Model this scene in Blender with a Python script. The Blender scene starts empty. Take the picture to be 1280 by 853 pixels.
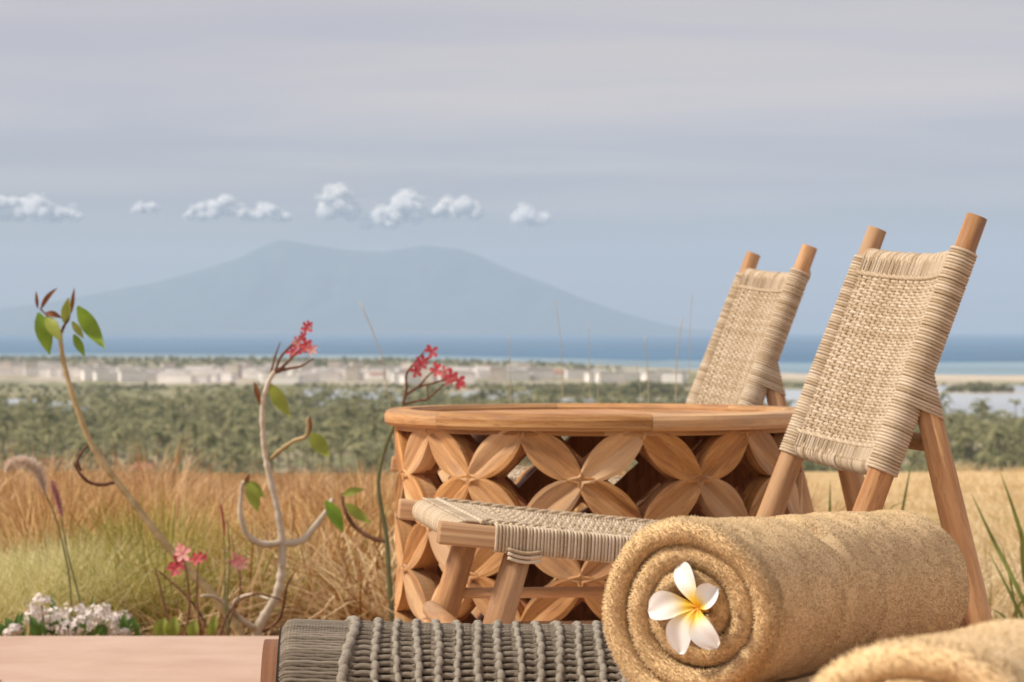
import bpy, math, random
import numpy as np
from mathutils import Vector, Matrix

random.seed(7)
rng = np.random.default_rng(7)
SC = bpy.context.scene
COL = SC.collection
R = math.radians
PI = math.pi

# ------------------------------------------------------------------ camera
F = 3650.0            # focal length in photo pixels (1280 wide)
CZ = 0.66             # camera height above the terrace
HY = 411.5            # eye level in photo pixels
cam_d = bpy.data.cameras.new('camera')
cam = bpy.data.objects.new('camera', cam_d)
COL.objects.link(cam)
cam_d.sensor_width = 36.0
cam_d.lens = 36.0 * F / 1280.0
cam_d.clip_start = 0.05
cam_d.clip_end = 200000.0
cam.location = (0, 0, CZ)
cam.rotation_euler = (R(90) - math.atan((426.5 - HY) / F), 0, 0)
cam_d.dof.use_dof = True
cam_d.dof.focus_distance = 3.2
cam_d.dof.aperture_fstop = 19.0
SC.camera = cam

# ------------------------------------------------------------------ sun and sky
SUN_EL, SUN_AZ = 45.0, -99.0      # azimuth from +Y towards +X: the sun stands to the left, a little behind the camera
sd = Vector((math.sin(R(SUN_AZ)) * math.cos(R(SUN_EL)), math.cos(R(SUN_AZ)) * math.cos(R(SUN_EL)), math.sin(R(SUN_EL))))
sun_d = bpy.data.lights.new('sun', 'SUN')
sun_d.energy = 4.0
sun_d.angle = R(9)
sun_d.color = (1.0, 0.90, 0.77)
sun = bpy.data.objects.new('sun', sun_d)
COL.objects.link(sun)
sun.rotation_euler = sd.to_track_quat('Z', 'Y').to_euler()

world = bpy.data.worlds.new('World')
SC.world = world
world.use_nodes = True
nt = world.node_tree
nt.nodes.clear()
def N(t, typ, **kw):
    n = t.nodes.new(typ)
    for k, v in kw.items():
        if k in n.inputs: n.inputs[k].default_value = v
        else: setattr(n, k, v)
    return n
def math_node(t, op, a, b=None, clamp=False):
    n = t.nodes.new('ShaderNodeMath'); n.operation = op; n.use_clamp = clamp
    for i, v in enumerate((a, b)):
        if v is None: continue
        if isinstance(v, (int, float)): n.inputs[i].default_value = v
        else: t.links.new(v, n.inputs[i])
    return n.outputs[0]
def map_range(t, v, a, b, c=0.0, d=1.0, smooth=True):
    n = t.nodes.new('ShaderNodeMapRange')
    n.interpolation_type = 'SMOOTHSTEP' if smooth else 'LINEAR'
    t.links.new(v, n.inputs['Value'])
    n.inputs['From Min'].default_value = a; n.inputs['From Max'].default_value = b
    n.inputs['To Min'].default_value = c; n.inputs['To Max'].default_value = d
    return n.outputs['Result']
def mix_col(t, f, a, b, blend='MIX'):
    n = t.nodes.new('ShaderNodeMix'); n.data_type = 'RGBA'; n.blend_type = blend
    for sock, v in ((n.inputs[0], f), (n.inputs[6], a), (n.inputs[7], b)):
        if isinstance(v, (int, float)): sock.default_value = v
        elif isinstance(v, tuple): sock.default_value = (*v, 1.0) if len(v) == 3 else v
        else: t.links.new(v, sock)
    return n.outputs[2]

sky = N(nt, 'ShaderNodeTexSky')
sky.sky_type = 'NISHITA'; sky.sun_disc = False
sky.sun_elevation = R(SUN_EL); sky.sun_rotation = R(SUN_AZ)
sky.air_density = 1.2; sky.dust_density = 1.5; sky.ozone_density = 1.5
tc = N(nt, 'ShaderNodeTexCoord')
sep = N(nt, 'ShaderNodeSeparateXYZ')
nt.links.new(tc.outputs['Generated'], sep.inputs[0])
den = math_node(nt, 'ADD', math_node(nt, 'MAXIMUM', sep.outputs[2], 0.0), 0.018)
cx = math_node(nt, 'DIVIDE', sep.outputs[0], den)
cy = math_node(nt, 'DIVIDE', sep.outputs[1], den)
cmb = N(nt, 'ShaderNodeCombineXYZ')
nt.links.new(cx, cmb.inputs[0]); nt.links.new(cy, cmb.inputs[1])
n1 = N(nt, 'ShaderNodeTexNoise', Scale=0.28, Detail=4.0, Roughness=0.55, Distortion=0.4)
nt.links.new(cmb.outputs[0], n1.inputs['Vector'])
n2 = N(nt, 'ShaderNodeTexNoise', Scale=0.09, Detail=3.0, Roughness=0.5)
nt.links.new(cmb.outputs[0], n2.inputs['Vector'])
nsum = math_node(nt, 'ADD', math_node(nt, 'MULTIPLY', n1.outputs[0], 0.45), math_node(nt, 'MULTIPLY', n2.outputs[0], 0.55))
# a high veil of cloud over the whole sky that thins towards the horizon
veil = map_range(nt, math_node(nt, 'ADD', sep.outputs[2], math_node(nt, 'MULTIPLY', math_node(nt, 'SUBTRACT', nsum, 0.5), 0.10)), 0.034, 0.080, 0.25, 0.93)
cloud_col = mix_col(nt, map_range(nt, nsum, 0.43, 0.58), (0.465, 0.435, 0.49), (0.64, 0.555, 0.525))
skyc = mix_col(nt, 1.0, sky.outputs[0], (0.080, 0.075, 0.093), 'MULTIPLY')
skymix = mix_col(nt, veil, skyc, cloud_col)
bg = N(nt, 'ShaderNodeBackground'); bg.inputs['Strength'].default_value = 1.0
nt.links.new(skymix, bg.inputs['Color'])
wo = N(nt, 'ShaderNodeOutputWorld')
nt.links.new(bg.outputs[0], wo.inputs['Surface'])

SC.view_settings.view_transform = 'Standard'
SC.view_settings.look = 'None'
SC.view_settings.exposure = 0.16
SC.view_settings.gamma = 1.0
SC.view_settings.use_curve_mapping = False
SC.render.engine = 'CYCLES'
SC.cycles.use_denoising = True
SC.cycles.max_bounces = 8
SC.cycles.diffuse_bounces = 4
SC.cycles.volume_bounces = 1
SC.cycles.transparent_max_bounces = 32

def W(px, py, D):
    """photo pixel + distance (taken from what the thing stands on) -> point"""
    return Vector(((px - 640.0) / F * D, D, CZ - (py - HY) / F * D))

# ------------------------------------------------------------------ mesh helper
def _unit(a):
    return a / np.maximum(np.linalg.norm(a, axis=-1, keepdims=True), 1e-12)

class MB:
    def __init__(self):
        self.V, self.Q, self.QU, self.T, self.TU, self.n = [], [], [], [], [], 0
        self.qm = []
    def add(self, V, Q=None, T=None, QU=None, TU=None):
        V = np.asarray(V, float).reshape(-1, 3)
        self.V.append(V)
        if Q is not None and len(Q):
            Q = np.asarray(Q, int).reshape(-1, 4)
            self.Q.append(Q + self.n)
            self.QU.append(np.zeros((len(Q), 4, 2)) if QU is None else np.asarray(QU, float).reshape(-1, 4, 2))
        if T is not None and len(T):
            T = np.asarray(T, int).reshape(-1, 3)
            self.T.append(T + self.n)
            self.TU.append(np.zeros((len(T), 3, 2)) if TU is None else np.asarray(TU, float).reshape(-1, 3, 2))
        self.n += len(V)
        return self
    def tubes(self, P, r, sides=8, ref=(0, 0, 1), closed=False, caps=True, ex=2.0, sx=1.0, sy=1.0, uoff=0.0, dome=0.12):
        """P (K,N,3) centre lines; r scalar, (N,) or (K,N)"""
        P = np.asarray(P, float)
        if P.ndim == 2: P = P[None]
        K, n, _ = P.shape
        if closed:
            T = _unit(np.roll(P, -1, 1) - np.roll(P, 1, 1))
        else:
            T = np.empty_like(P)
            T[:, 1:-1] = P[:, 2:] - P[:, :-2]; T[:, 0] = P[:, 1] - P[:, 0]; T[:, -1] = P[:, -1] - P[:, -2]
            T = _unit(T)
        rf = np.broadcast_to(np.asarray(ref, float), P.shape)
        B = _unit(np.cross(T, rf)); Nn = np.cross(B, T)
        r = np.broadcast_to(np.asarray(r, float), (K, n))
        a = np.arange(sides) / sides * 2 * PI + PI / sides
        ca, sa = np.cos(a), np.sin(a)
        if ex != 2.0:
            ca = np.sign(ca) * np.abs(ca) ** (2 / ex); sa = np.sign(sa) * np.abs(sa) ** (2 / ex)
        V = P[:, :, None, :] + r[:, :, None, None] * (B[:, :, None, :] * (ca * sx)[None, None, :, None] + Nn[:, :, None, :] * (sa * sy)[None, None, :, None])
        m = n if closed else n - 1
        seg = np.linalg.norm(np.roll(P, -1, 1) - P, axis=2)
        L = np.concatenate([np.zeros((K, 1)), np.cumsum(seg, 1)], 1)
        i = np.arange(m)[:, None]; j = np.arange(sides)[None, :]
        i2 = (i + 1) % n; j2 = (j + 1) % sides
        q = np.stack([i * sides + j, i * sides + j2, i2 * sides + j2, i2 * sides + j], -1).reshape(-1, 4)
        off = (np.arange(K) * n * sides)[:, None, None]
        Q = (q[None] + off).reshape(-1, 4)
        rr = float(r.mean())
        u0 = np.broadcast_to((j * 2 * PI * rr / sides), (m, sides)); u1 = np.broadcast_to(((j + 1) * 2 * PI * rr / sides), (m, sides))
        QU = np.empty((K, m, sides, 4, 2))
        QU[..., 0, 0] = u0; QU[..., 1, 0] = u1; QU[..., 2, 0] = u1; QU[..., 3, 0] = u0
        l0 = L[:, :m, None]; l1 = L[:, 1:m + 1, None]
        QU[..., 0, 1] = l0; QU[..., 1, 1] = l0; QU[..., 2, 1] = l1; QU[..., 3, 1] = l1
        QU[..., 0] += uoff
        VV = V.reshape(-1, 3)
        T_ = None; TU = None
        if caps and not closed:
            base = K * n * sides
            c0 = P[:, 0] - T[:, 0] * r[:, :1] * dome; c1 = P[:, -1] + T[:, -1] * r[:, -1:] * dome
            VV = np.concatenate([VV, c0, c1])
            k = np.arange(K)[:, None]; jj = np.arange(sides)[None, :]; jn = (jj + 1) % sides
            o = k * n * sides
            t0 = np.stack([np.broadcast_to(base + k, (K, sides)), o + jn, o + jj], -1)
            e = o + (n - 1) * sides
            t1 = np.stack([np.broadcast_to(base + K + k, (K, sides)), e + jj, e + jn], -1)
            T_ = np.concatenate([t0.reshape(-1, 3), t1.reshape(-1, 3)])
            aa = np.broadcast_to(a, (K, sides)); an = np.broadcast_to(np.roll(a, -1), (K, sides))
            tu = np.zeros((2, K, sides, 3, 2))
            tu[:, :, :, 1, 0] = np.cos(aa) * rr; tu[:, :, :, 1, 1] = np.sin(aa) * rr * .2
            tu[:, :, :, 2, 0] = np.cos(an) * rr; tu[:, :, :, 2, 1] = np.sin(an) * rr * .2
            TU = tu.reshape(-1, 3, 2)
        return self.add(VV, Q, T_, QU.reshape(-1, 4, 2), TU)
    def bar(self, a, b, w, h, ref=(0, 0, 1), ex=9.0, sides=20):
        """softened rectangular bar from a to b"""
        a = np.asarray(a, float); b = np.asarray(b, float)
        d = (b - a) / np.linalg.norm(b - a)
        e = min(w, h) * 0.06
        P = np.array([a, a + d * e, b - d * e, b])
        r = np.array([0.90, 1.0, 1.0, 0.90])
        return self.tubes(P, r, sides=sides, ref=ref, ex=ex, sx=w / 2, sy=h / 2, dome=0.0)
    def grid(self, P, uv=None, closed_u=False):
        """P (n,m,3) sheet"""
        P = np.asarray(P, float); n, m, _ = P.shape
        i = np.arange(n - 1)[:, None]; j = np.arange(m if closed_u else m - 1)[None, :]
        j2 = (j + 1) % m
        Q = np.stack([i * m + j, i * m + j2, (i + 1) * m + j2, (i + 1) * m + j], -1).reshape(-1, 4)
        QU = None
        if uv is not None:
            QU = np.asarray(uv).reshape(-1, 2)[Q]
        return self.add(P.reshape(-1, 3), Q, None, QU)
    def mesh(self, name, material, smooth=True, col=None):
        me = bpy.data.meshes.new(name)
        V = np.concatenate(self.V)
        Q = np.concatenate(self.Q) if self.Q else np.zeros((0, 4), int)
        T = np.concatenate(self.T) if self.T else np.zeros((0, 3), int)
        me.vertices.add(len(V)); me.vertices.foreach_set('co', V.astype(np.float32).ravel())
        nl = Q.size + T.size
        me.loops.add(nl); me.loops.foreach_set('vertex_index', np.concatenate([Q.ravel(), T.ravel()]).astype(np.int32))
        me.polygons.add(len(Q) + len(T))
        st = np.concatenate([np.arange(len(Q)) * 4, Q.size + np.arange(len(T)) * 3]).astype(np.int32)
        me.polygons.foreach_set('loop_start', st)
        me.polygons.foreach_set('use_smooth', np.full(len(Q) + len(T), smooth, bool))
        uv = me.uv_layers.new(name='UVMap')
        U = np.concatenate(([x.reshape(-1, 2) for x in self.QU] or [np.zeros((0, 2))]) + ([x.reshape(-1, 2) for x in self.TU] or [np.zeros((0, 2))]))
        uv.data.foreach_set('uv', U.astype(np.float32).ravel())
        if col is not None:
            at = me.color_attributes.new('tint', 'FLOAT_COLOR', 'POINT')
            c = np.ones((len(V), 4), np.float32); c[:, :3] = col
            at.data.foreach_set('color', c.ravel())
        me.materials.append(material)
        me.update(calc_edges=True); me.validate()
        return me

def obj(name, me, parent=None, kind=None, loc=None):
    o = bpy.data.objects.new(name, me)
    COL.objects.link(o)
    if parent is not None: o.parent = parent
    if kind: o['kind'] = kind
    if loc is not None: o.location = loc
    return o
def thing(name, label, cat, loc=(0, 0, 0), rz=0.0, group=None):
    o = bpy.data.objects.new(name, None); COL.objects.link(o)
    o.location = loc; o.rotation_euler = (0, 0, rz); o.empty_display_size = 0.1
    return tag(o, label, cat, group)
def tag(o, label, cat, group=None):
    o['label'] = label; o['category'] = cat
    if group: o['group'] = group
    return o
def copy_tree(o, parent=None):
    c = o.copy(); COL.objects.link(c)
    if parent is not None: c.parent = parent
    for ch in list(o.children): copy_tree(ch, c)
    return c

def vnoise(x, y, seed=0):
    """smooth 2-D value noise in 0..1"""
    x = np.asarray(x, float); y = np.asarray(y, float)
    xi = np.floor(x).astype(np.int64); yi = np.floor(y).astype(np.int64)
    fx = x - xi; fy = y - yi
    fx = fx * fx * (3 - 2 * fx); fy = fy * fy * (3 - 2 * fy)
    def h(a, b):
        v = (a * 374761393 + b * 668265263 + seed * 1442695041) & 0x7fffffff
        v = ((v ^ (v >> 13)) * 1274126177) & 0x7fffffff
        return ((v ^ (v >> 16)) & 0xffff) / 65535.0
    return (h(xi, yi) * (1 - fx) + h(xi + 1, yi) * fx) * (1 - fy) + (h(xi, yi + 1) * (1 - fx) + h(xi + 1, yi + 1) * fx) * fy
def fbm(x, y, o=4, seed=0):
    s = 0; a = 1; t = 0
    for k in range(o):
        s = s + a * vnoise(np.asarray(x) * 2 ** k, np.asarray(y) * 2 ** k, seed + k * 17); t += a; a *= .5
    return s / t
def sstep(a, b, x):
    t = np.clip((np.asarray(x, float) - a) / (b - a), 0, 1)
    return t * t * (3 - 2 * t)

# ------------------------------------------------------------------ materials
def new_mat(name):
    m = bpy.data.materials.new(name); m.use_nodes = True
    t = m.node_tree
    p = t.nodes['Principled BSDF']
    return m, t, p
def ramp(t, fac, stops):
    n = t.nodes.new('ShaderNodeValToRGB')
    el = n.color_ramp.elements
    while len(el) < len(stops): el.new(0.5)
    for e, (pos, c) in zip(el, stops):
        e.position = pos; e.color = (*c, 1.0)
    t.links.new(fac, n.inputs[0])
    return n.outputs[0]
def noise(t, vec, scale, detail=3.0, rough=0.55, dist=0.0):
    n = N(t, 'ShaderNodeTexNoise', Scale=scale, Detail=detail, Roughness=rough, Distortion=dist)
    if vec is not None: t.links.new(vec, n.inputs['Vector'])
    return n.outputs[0]
def bump(t, p, h, strength, dist):
    b = N(t, 'ShaderNodeBump', Strength=strength, Distance=dist)
    t.links.new(h, b.inputs['Height']); t.links.new(b.outputs[0], p.inputs['Normal'])

def wood(name, dark, mid, light, bleach=(0.60, 0.43, 0.30), bleach_amt=0.35, rough=0.62):
    m, t, p = new_mat(name)
    uv = N(t, 'ShaderNodeTexCoord'); oi = N(t, 'ShaderNodeObjectInfo')
    mp = N(t, 'ShaderNodeMapping'); mp.inputs['Scale'].default_value = (1.0, 0.085, 1.0)
    t.links.new(uv.outputs['UV'], mp.inputs[0])
    sh = N(t, 'ShaderNodeVectorMath', operation='SCALE'); sh.inputs[0].default_value = (3.1, 5.7, 2.3)
    t.links.new(oi.outputs['Random'], sh.inputs['Scale'])
    ad = N(t, 'ShaderNodeVectorMath', operation='ADD')
    t.links.new(mp.outputs[0], ad.inputs[0]); t.links.new(sh.outputs[0], ad.inputs[1])
    g1 = noise(t, ad.outputs[0], 95.0, 5.0, 0.6, 0.6)
    g2 = noise(t, ad.outputs[0], 420.0, 3.0, 0.7)
    g3 = noise(t, ad.outputs[0], 22.0, 2.0, 0.5, 1.2)
    s = math_node(t, 'ADD', math_node(t, 'MULTIPLY', g1, 0.5), math_node(t, 'MULTIPLY', g3, 0.5))
    c = ramp(t, s, [(0.36, dark), (0.49, mid), (0.62, light)])
    # pores
    c = mix_col(t, map_range(t, g2, 0.56, 0.70, 0.0, 0.55), c, tuple(x * 0.45 for x in dark))
    # sun-bleached patches
    bl = noise(t, ad.outputs[0], 9.0, 3.0, 0.6, 0.5)
    c = mix_col(t, map_range(t, bl, 0.42, 0.68, 0.0, bleach_amt), c, bleach)
    c = mix_col(t, map_range(t, math_node(t, 'FRACT', math_node(t, 'MULTIPLY', oi.outputs['Random'], 7.31)), 0.35, 1.0, 0.0, bleach_amt * 0.55), c, bleach)
    hsv = N(t, 'ShaderNodeHueSaturation')
    t.links.new(map_range(t, oi.outputs['Random'], 0, 1, 0.78, 1.14, False), hsv.inputs['Value'])
    t.links.new(c, hsv.inputs['Color'])
    t.links.new(hsv.outputs[0], p.inputs['Base Color'])
    t.links.new(map_range(t, g1, 0.3, 0.7, rough - 0.1, rough + 0.12, False), p.inputs['Roughness'])
    p.inputs['Specular IOR Level'].default_value = 0.35
    bump(t, p, math_node(t, 'SUBTRACT', g1, math_node(t, 'MULTIPLY', g2, 0.6)), 0.35, 0.0012)
    return m
M_TEAK = wood('teak', (0.22, 0.085, 0.024), (0.45, 0.21, 0.064), (0.64, 0.36, 0.145), bleach=(0.74, 0.55, 0.35), bleach_amt=0.45)
M_TEAK2 = wood('teak_chair', (0.21, 0.085, 0.03), (0.40, 0.19, 0.07), (0.58, 0.33, 0.15), bleach=(0.72, 0.53, 0.34), bleach_amt=0.36)
M_BROWN = wood('brown_board', (0.13, 0.045, 0.018), (0.22, 0.085, 0.032), (0.30, 0.125, 0.05), bleach_amt=0.1)
M_INNER = wood('dark_inner_face', (0.23, 0.09, 0.038), (0.36, 0.16, 0.068), (0.46, 0.23, 0.11), bleach_amt=0.0)  # inner petal faces and backing panels, darker brown than the outer teak
M_END = wood('sawn_end', (0.42, 0.26, 0.15), (0.52, 0.34, 0.20), (0.60, 0.42, 0.27))

def rope(name, c1, c2, c3, fuzz=0.6):
    m, t, p = new_mat(name)
    g = N(t, 'ShaderNodeNewGeometry'); tcn = N(t, 'ShaderNodeTexCoord')
    n_ = noise(t, tcn.outputs['Object'], 260.0, 3.0, 0.65)
    big = noise(t, tcn.outputs['Object'], 11.0, 3.0, 0.6)
    f = math_node(t, 'ADD', math_node(t, 'MULTIPLY', g.outputs['Random Per Island'], 0.45), math_node(t, 'MULTIPLY', n_, 0.55))
    c = ramp(t, f, [(0.2, c1), (0.5, c2), (0.8, c3)])
    c = mix_col(t, map_range(t, big, 0.45, 0.75, 0.0, 0.35), c, c1)
    t.links.new(c, p.inputs['Base Color'])
    p.inputs['Roughness'].default_value = 0.92
    p.inputs['Specular IOR Level'].default_value = 0.15
    # laid twist of the cord
    mp = N(t, 'ShaderNodeMapping'); mp.inputs['Rotation'].default_value = (0, 0, R(38))
    t.links.new(tcn.outputs['UV'], mp.inputs[0])
    wv = N(t, 'ShaderNodeTexWave', Scale=160.0, Distortion=1.0, Detail=1.0)
    t.links.new(mp.outputs[0], wv.inputs['Vector'])
    bump(t, p, math_node(t, 'ADD', wv.outputs['Fac'], math_node(t, 'MULTIPLY', n_, 0.8)), fuzz, 0.0008)
    return m
M_ROPE = rope('natural_rope', (0.41, 0.30, 0.185), (0.60, 0.485, 0.345), (0.73, 0.625, 0.49))
M_GREY = rope('grey_rope', (0.12, 0.097, 0.07), (0.23, 0.195, 0.15), (0.33, 0.285, 0.225))
M_GREYL = rope('grey_rope_ridge', (0.22, 0.185, 0.145), (0.32, 0.285, 0.23), (0.42, 0.38, 0.315))

def terry(name, trans=0.0):
    m, t, p = new_mat(name)
    g = N(t, 'ShaderNodeNewGeometry'); tcn = N(t, 'ShaderNodeTexCoord')
    n_ = noise(t, tcn.outputs['Object'], 420.0, 3.0, 0.7)
    b_ = noise(t, tcn.outputs['Object'], 26.0, 3.0, 0.55)
    f = math_node(t, 'ADD', math_node(t, 'MULTIPLY', g.outputs['Random Per Island'], 0.5), math_node(t, 'MULTIPLY', n_, 0.5))
    c = ramp(t, f, [(0.15, (0.745, 0.505, 0.245)), (0.5, (0.83, 0.595, 0.32)), (0.85, (0.885, 0.68, 0.41))])
    c = mix_col(t, map_range(t, b_, 0.4, 0.7, 0.0, 0.3), c, (0.74, 0.52, 0.26))
    t.links.new(c, p.inputs['Base Color'])
    p.inputs['Roughness'].default_value = 1.0
    p.inputs['Specular IOR Level'].default_value = 0.05
    p.inputs['Sheen Weight'].default_value = 0.25
    p.inputs['Sheen Roughness'].default_value = 0.6
    p.inputs['Sheen Tint'].default_value = (1.0, 0.85, 0.65, 1)
    if trans:
        tr = N(t, 'ShaderNodeBsdfTranslucent'); t.links.new(c, tr.inputs['Color'])
        mx = N(t, 'ShaderNodeMixShader'); mx.inputs[0].default_value = trans
        t.links.new(p.outputs[0], mx.inputs[1]); t.links.new(tr.outputs[0], mx.inputs[2])
        t.links.new(mx.outputs[0], t.nodes['Material Output'].inputs['Surface'])
    else: bump(t, p, n_, 0.8, 0.002)
    return m
M_TERRY = terry('terry_cloth'); M_PILE = terry('terry_pile', 0.15)

def plain(name, c1, c2, scale=6.0, rough=0.8, sss=0.0, trans=0.0, island=0.5, bmp=0.0, bdist=0.01, detail=4.0):
    """two-tone noise colour with some spread from piece to piece"""
    m, t, p = new_mat(name)
    tcn = N(t, 'ShaderNodeTexCoord'); g = N(t, 'ShaderNodeNewGeometry')
    n_ = noise(t, tcn.outputs['Object'], scale, detail, 0.6)
    f = math_node(t, 'ADD', math_node(t, 'MULTIPLY', n_, 1.0 - island), math_node(t, 'MULTIPLY', g.outputs['Random Per Island'], island))
    c = mix_col(t, map_range(t, f, 0.28, 0.72, 0, 1, False), c1, c2)
    t.links.new(c, p.inputs['Base Color'])
    p.inputs['Roughness'].default_value = rough
    p.inputs['Specular IOR Level'].default_value = 0.25
    if trans > 0:
        tr = N(t, 'ShaderNodeBsdfTranslucent'); t.links.new(c, tr.inputs['Color'])
        mx = N(t, 'ShaderNodeMixShader'); mx.inputs[0].default_value = trans
        t.links.new(p.outputs[0], mx.inputs[1]); t.links.new(tr.outputs[0], mx.inputs[2])
        t.links.new(mx.outputs[0], t.nodes['Material Output'].inputs['Surface'])
    if bmp: bump(t, p, n_, bmp, bdist)
    return m

# =================================================================== SETTING
# ---- terrain: one sheet from the terrace to the coast
LAG = [  # lagoon outlines: (x0, x1, y0, y1) in photo pixels on the plain
    (-60, 108, 500, 519), (372, 500, 487, 507), (560, 690, 489, 499), (930, 1420, 484, 528), (700, 880, 494, 503)]
PLZ = -58.2
WATER_Z = -57.6
def py_to_D(py, z): return (CZ - z) * F / (py - HY)
def coast_D(t):
    """distance of the shoreline for view slope t = x / y"""
    px = 640 + t * F
    cpx = [-4000, 0, 500, 700, 860, 1000, 1280, 5000]
    cpy = [446, 447, 449, 455, 463, 469, 471, 472]
    return (CZ + 60.0) * F / (np.interp(px, cpx, cpy) - HY)
def terrain_h(x, y):
    x = np.asarray(x, float); y = np.asarray(y, float)
    near = -0.14 - 0.022 * np.clip(y - 6.3, 0, 16) + 0.05 * (fbm(x * 0.5, y * 0.5, 3, 3) - .5) * sstep(6.3, 8, y)
    near = near + 0.12 * np.exp(-(((x - 3.5) / 0.75) ** 2 + ((y - 20.5) / 1.6) ** 2)) * (0.6 + 0.8 * fbm(x * 2, y * 2, 3, 5))
    drop = sstep(22, 330, y) ** 0.8
    far = PLZ + 0.5 * (fbm(x / 60, y / 60, 3, 9) - .5)
    z = near * (1 - drop) + far * drop
    c = coast_D(x / np.maximum(y, 1.0))
    z = z - 8.0 * sstep(0, 260, y - c) * (y > 500)
    return z
ys = np.concatenate([np.linspace(-60, 5.5, 12), np.linspace(6.0, 26, 110), np.geomspace(26.6, 7600, 190)])
ts = np.concatenate([np.linspace(-2.2, -0.34, 26)[:-1], np.linspace(-0.34, 0.34, 120), np.linspace(0.34, 2.2, 26)[1:]])
YY, TT = np.meshgrid(ys, ts, indexing='ij')
XX = TT * np.maximum(YY, 16.0)
ZZ = terrain_h(XX, YY)
ZZ = np.where(YY < 6.1, -0.55, ZZ)
tm = MB().grid(np.stack([XX, YY, ZZ], -1))
cover = np.zeros(XX.shape + (3,))
sand = np.array([0.60, 0.44, 0.24]); dry = np.array([0.26, 0.15, 0.06]); grn = np.array([0.23, 0.235, 0.125]); tan = np.array([0.42, 0.37, 0.26]); beach = np.array([0.62, 0.54, 0.44])
nn = fbm(XX / 1.7, YY / 1.7, 4, 21)
side = sstep(0.9, 2.2, XX + 0.4 * (nn - .5) - 0.02 * (YY - 8))
c_near = dry * (1 - side[..., None]) + sand * side[..., None]
nf = fbm(XX / 45, YY / 110, 4, 31)
c_far = grn + (tan - grn) * sstep(0.50, 0.66, nf)[..., None]
w = sstep(30, 300, YY)[..., None]
cover = c_near * (1 - w) + c_far * w
cd = coast_D(TT)
bw = (sstep(-620, -330, YY - cd) * sstep(0.045, 0.10, TT) + sstep(-240, -100, YY - cd) * 0.6 * (1 - sstep(0.045, 0.10, TT))) * (YY > 800)
cover = cover * (1 - bw[..., None]) + beach * bw[..., None]
tw = (sstep(3000, 3250, YY) * (1 - sstep(4300, 4700, YY)) * (1 - sstep(0.005, 0.03, TT)) * sstep(.38, .55, fbm(XX / 40, YY / 160, 3, 91)))[..., None] * .75   # lanes and yards of the town
cover = cover * (1 - tw) + np.array([.62, .56, .51]) * tw
m, t, p = new_mat('ground_cover')
at = N(t, 'ShaderNodeVertexColor'); at.layer_name = 'tint'
tcn = N(t, 'ShaderNodeTexCoord')
n_ = noise(t, tcn.outputs['Object'], 9.0, 6.0, 0.65); n2_ = noise(t, tcn.outputs['Object'], 0.035, 5.0, 0.6)
c = mix_col(t, 1.0, at.outputs[0], ramp(t, n_, [(0.3, (0.72, 0.70, 0.66)), (0.7, (1.18, 1.16, 1.12))]), 'MULTIPLY')
c = mix_col(t, 1.0, c, ramp(t, n2_, [(0.35, (0.85, 0.87, 0.86)), (0.65, (1.12, 1.10, 1.06))]), 'MULTIPLY')
t.links.new(c, p.inputs['Base Color']); p.inputs['Roughness'].default_value = 0.95; p.inputs['Specular IOR Level'].default_value = 0.1
bump(t, p, n_, 0.6, 0.03)
obj('ground', tm.mesh('ground', m, True, cover.reshape(-1, 3)), kind='structure')

# ---- water
def water(name, col, rough, bs, bd):
    m, t, p = new_mat(name)
    tcn = N(t, 'ShaderNodeTexCoord')
    a = noise(t, tcn.outputs['Object'], bs, 5.0, 0.6)
    b = noise(t, tcn.outputs['Object'], 0.0011, 3.0, 0.6)
    c = mix_col(t, map_range(t, b, 0.35, 0.65), tuple(x * 0.85 for x in col), tuple(min(1, x * 1.18) for x in col))
    t.links.new(c, p.inputs['Base Color']); p.inputs['Roughness'].default_value = rough
    p.inputs['Specular IOR Level'].default_value = 0.4
    bump(t, p, a, 0.5, bd)
    return m
M_SEA = water('sea_water', (0.03, 0.13, 0.25), 0.6, 0.02, 6.0)
M_SHAL = water('shallow_water', (0.19, 0.30, 0.36), 0.5, 0.05, 2.0)
M_LAG = water('lagoon_water', (0.42, 0.47, 0.50), 0.3, 0.08, 0.6)
yy = np.geomspace(2600, 43500, 60); tt_ = np.linspace(-0.9, 0.9, 60)
Yg, Tg = np.meshgrid(yy, tt_, indexing='ij')
obj('sea', MB().grid(np.stack([Tg * Yg, Yg, np.full_like(Yg, -60.0)], -1)).mesh('sea', M_SEA), kind='structure')
# pale shallows along the shore
tt2 = np.linspace(-0.34, 0.34, 120); cD = coast_D(tt2)
w_sh = np.where(tt2 > 0.05, 1500.0, 1250.0) * (0.75 + 0.5 * vnoise(tt2 * 22, tt2 * 0, 5))
S = np.stack([np.stack([tt2 * (cD + k * w_sh - 120), cD + k * w_sh - 120, np.full_like(cD, -59.85)], -1) for k in np.linspace(0, 1, 8)])
obj('shallows', MB().grid(S).mesh('shallows', M_SHAL), kind='structure')
for k, (x0, x1, y0, y1) in enumerate(LAG):
    n = 90; th = np.linspace(0, 2 * PI, n, endpoint=False)
    rr = 0.82 + 0.36 * vnoise(np.cos(th) * 2.2 + 5 * k + 9, np.sin(th) * 2.2 + 9, 40 + k)
    e = 0.55
    ex = np.sign(np.cos(th)) * np.abs(np.cos(th)) ** e * rr; ey = np.sign(np.sin(th)) * np.abs(np.sin(th)) ** e * rr
    pxs = (x0 + x1) / 2 + ex * (x1 - x0) / 2; pys = (y0 + y1) / 2 + ey * (y1 - y0) / 2
    D = py_to_D(pys, WATER_Z)
    P = np.stack([(pxs - 640) / F * D, D, np.full(n, WATER_Z)], -1)
    ctr = P.mean(0, keepdims=True)
    T = [(n, i, (i + 1) % n) for i in range(n)]
    obj('lagoon', MB().add(np.concatenate([P, ctr]), None, T).mesh('lagoon', M_LAG, False), kind='structure')

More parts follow.
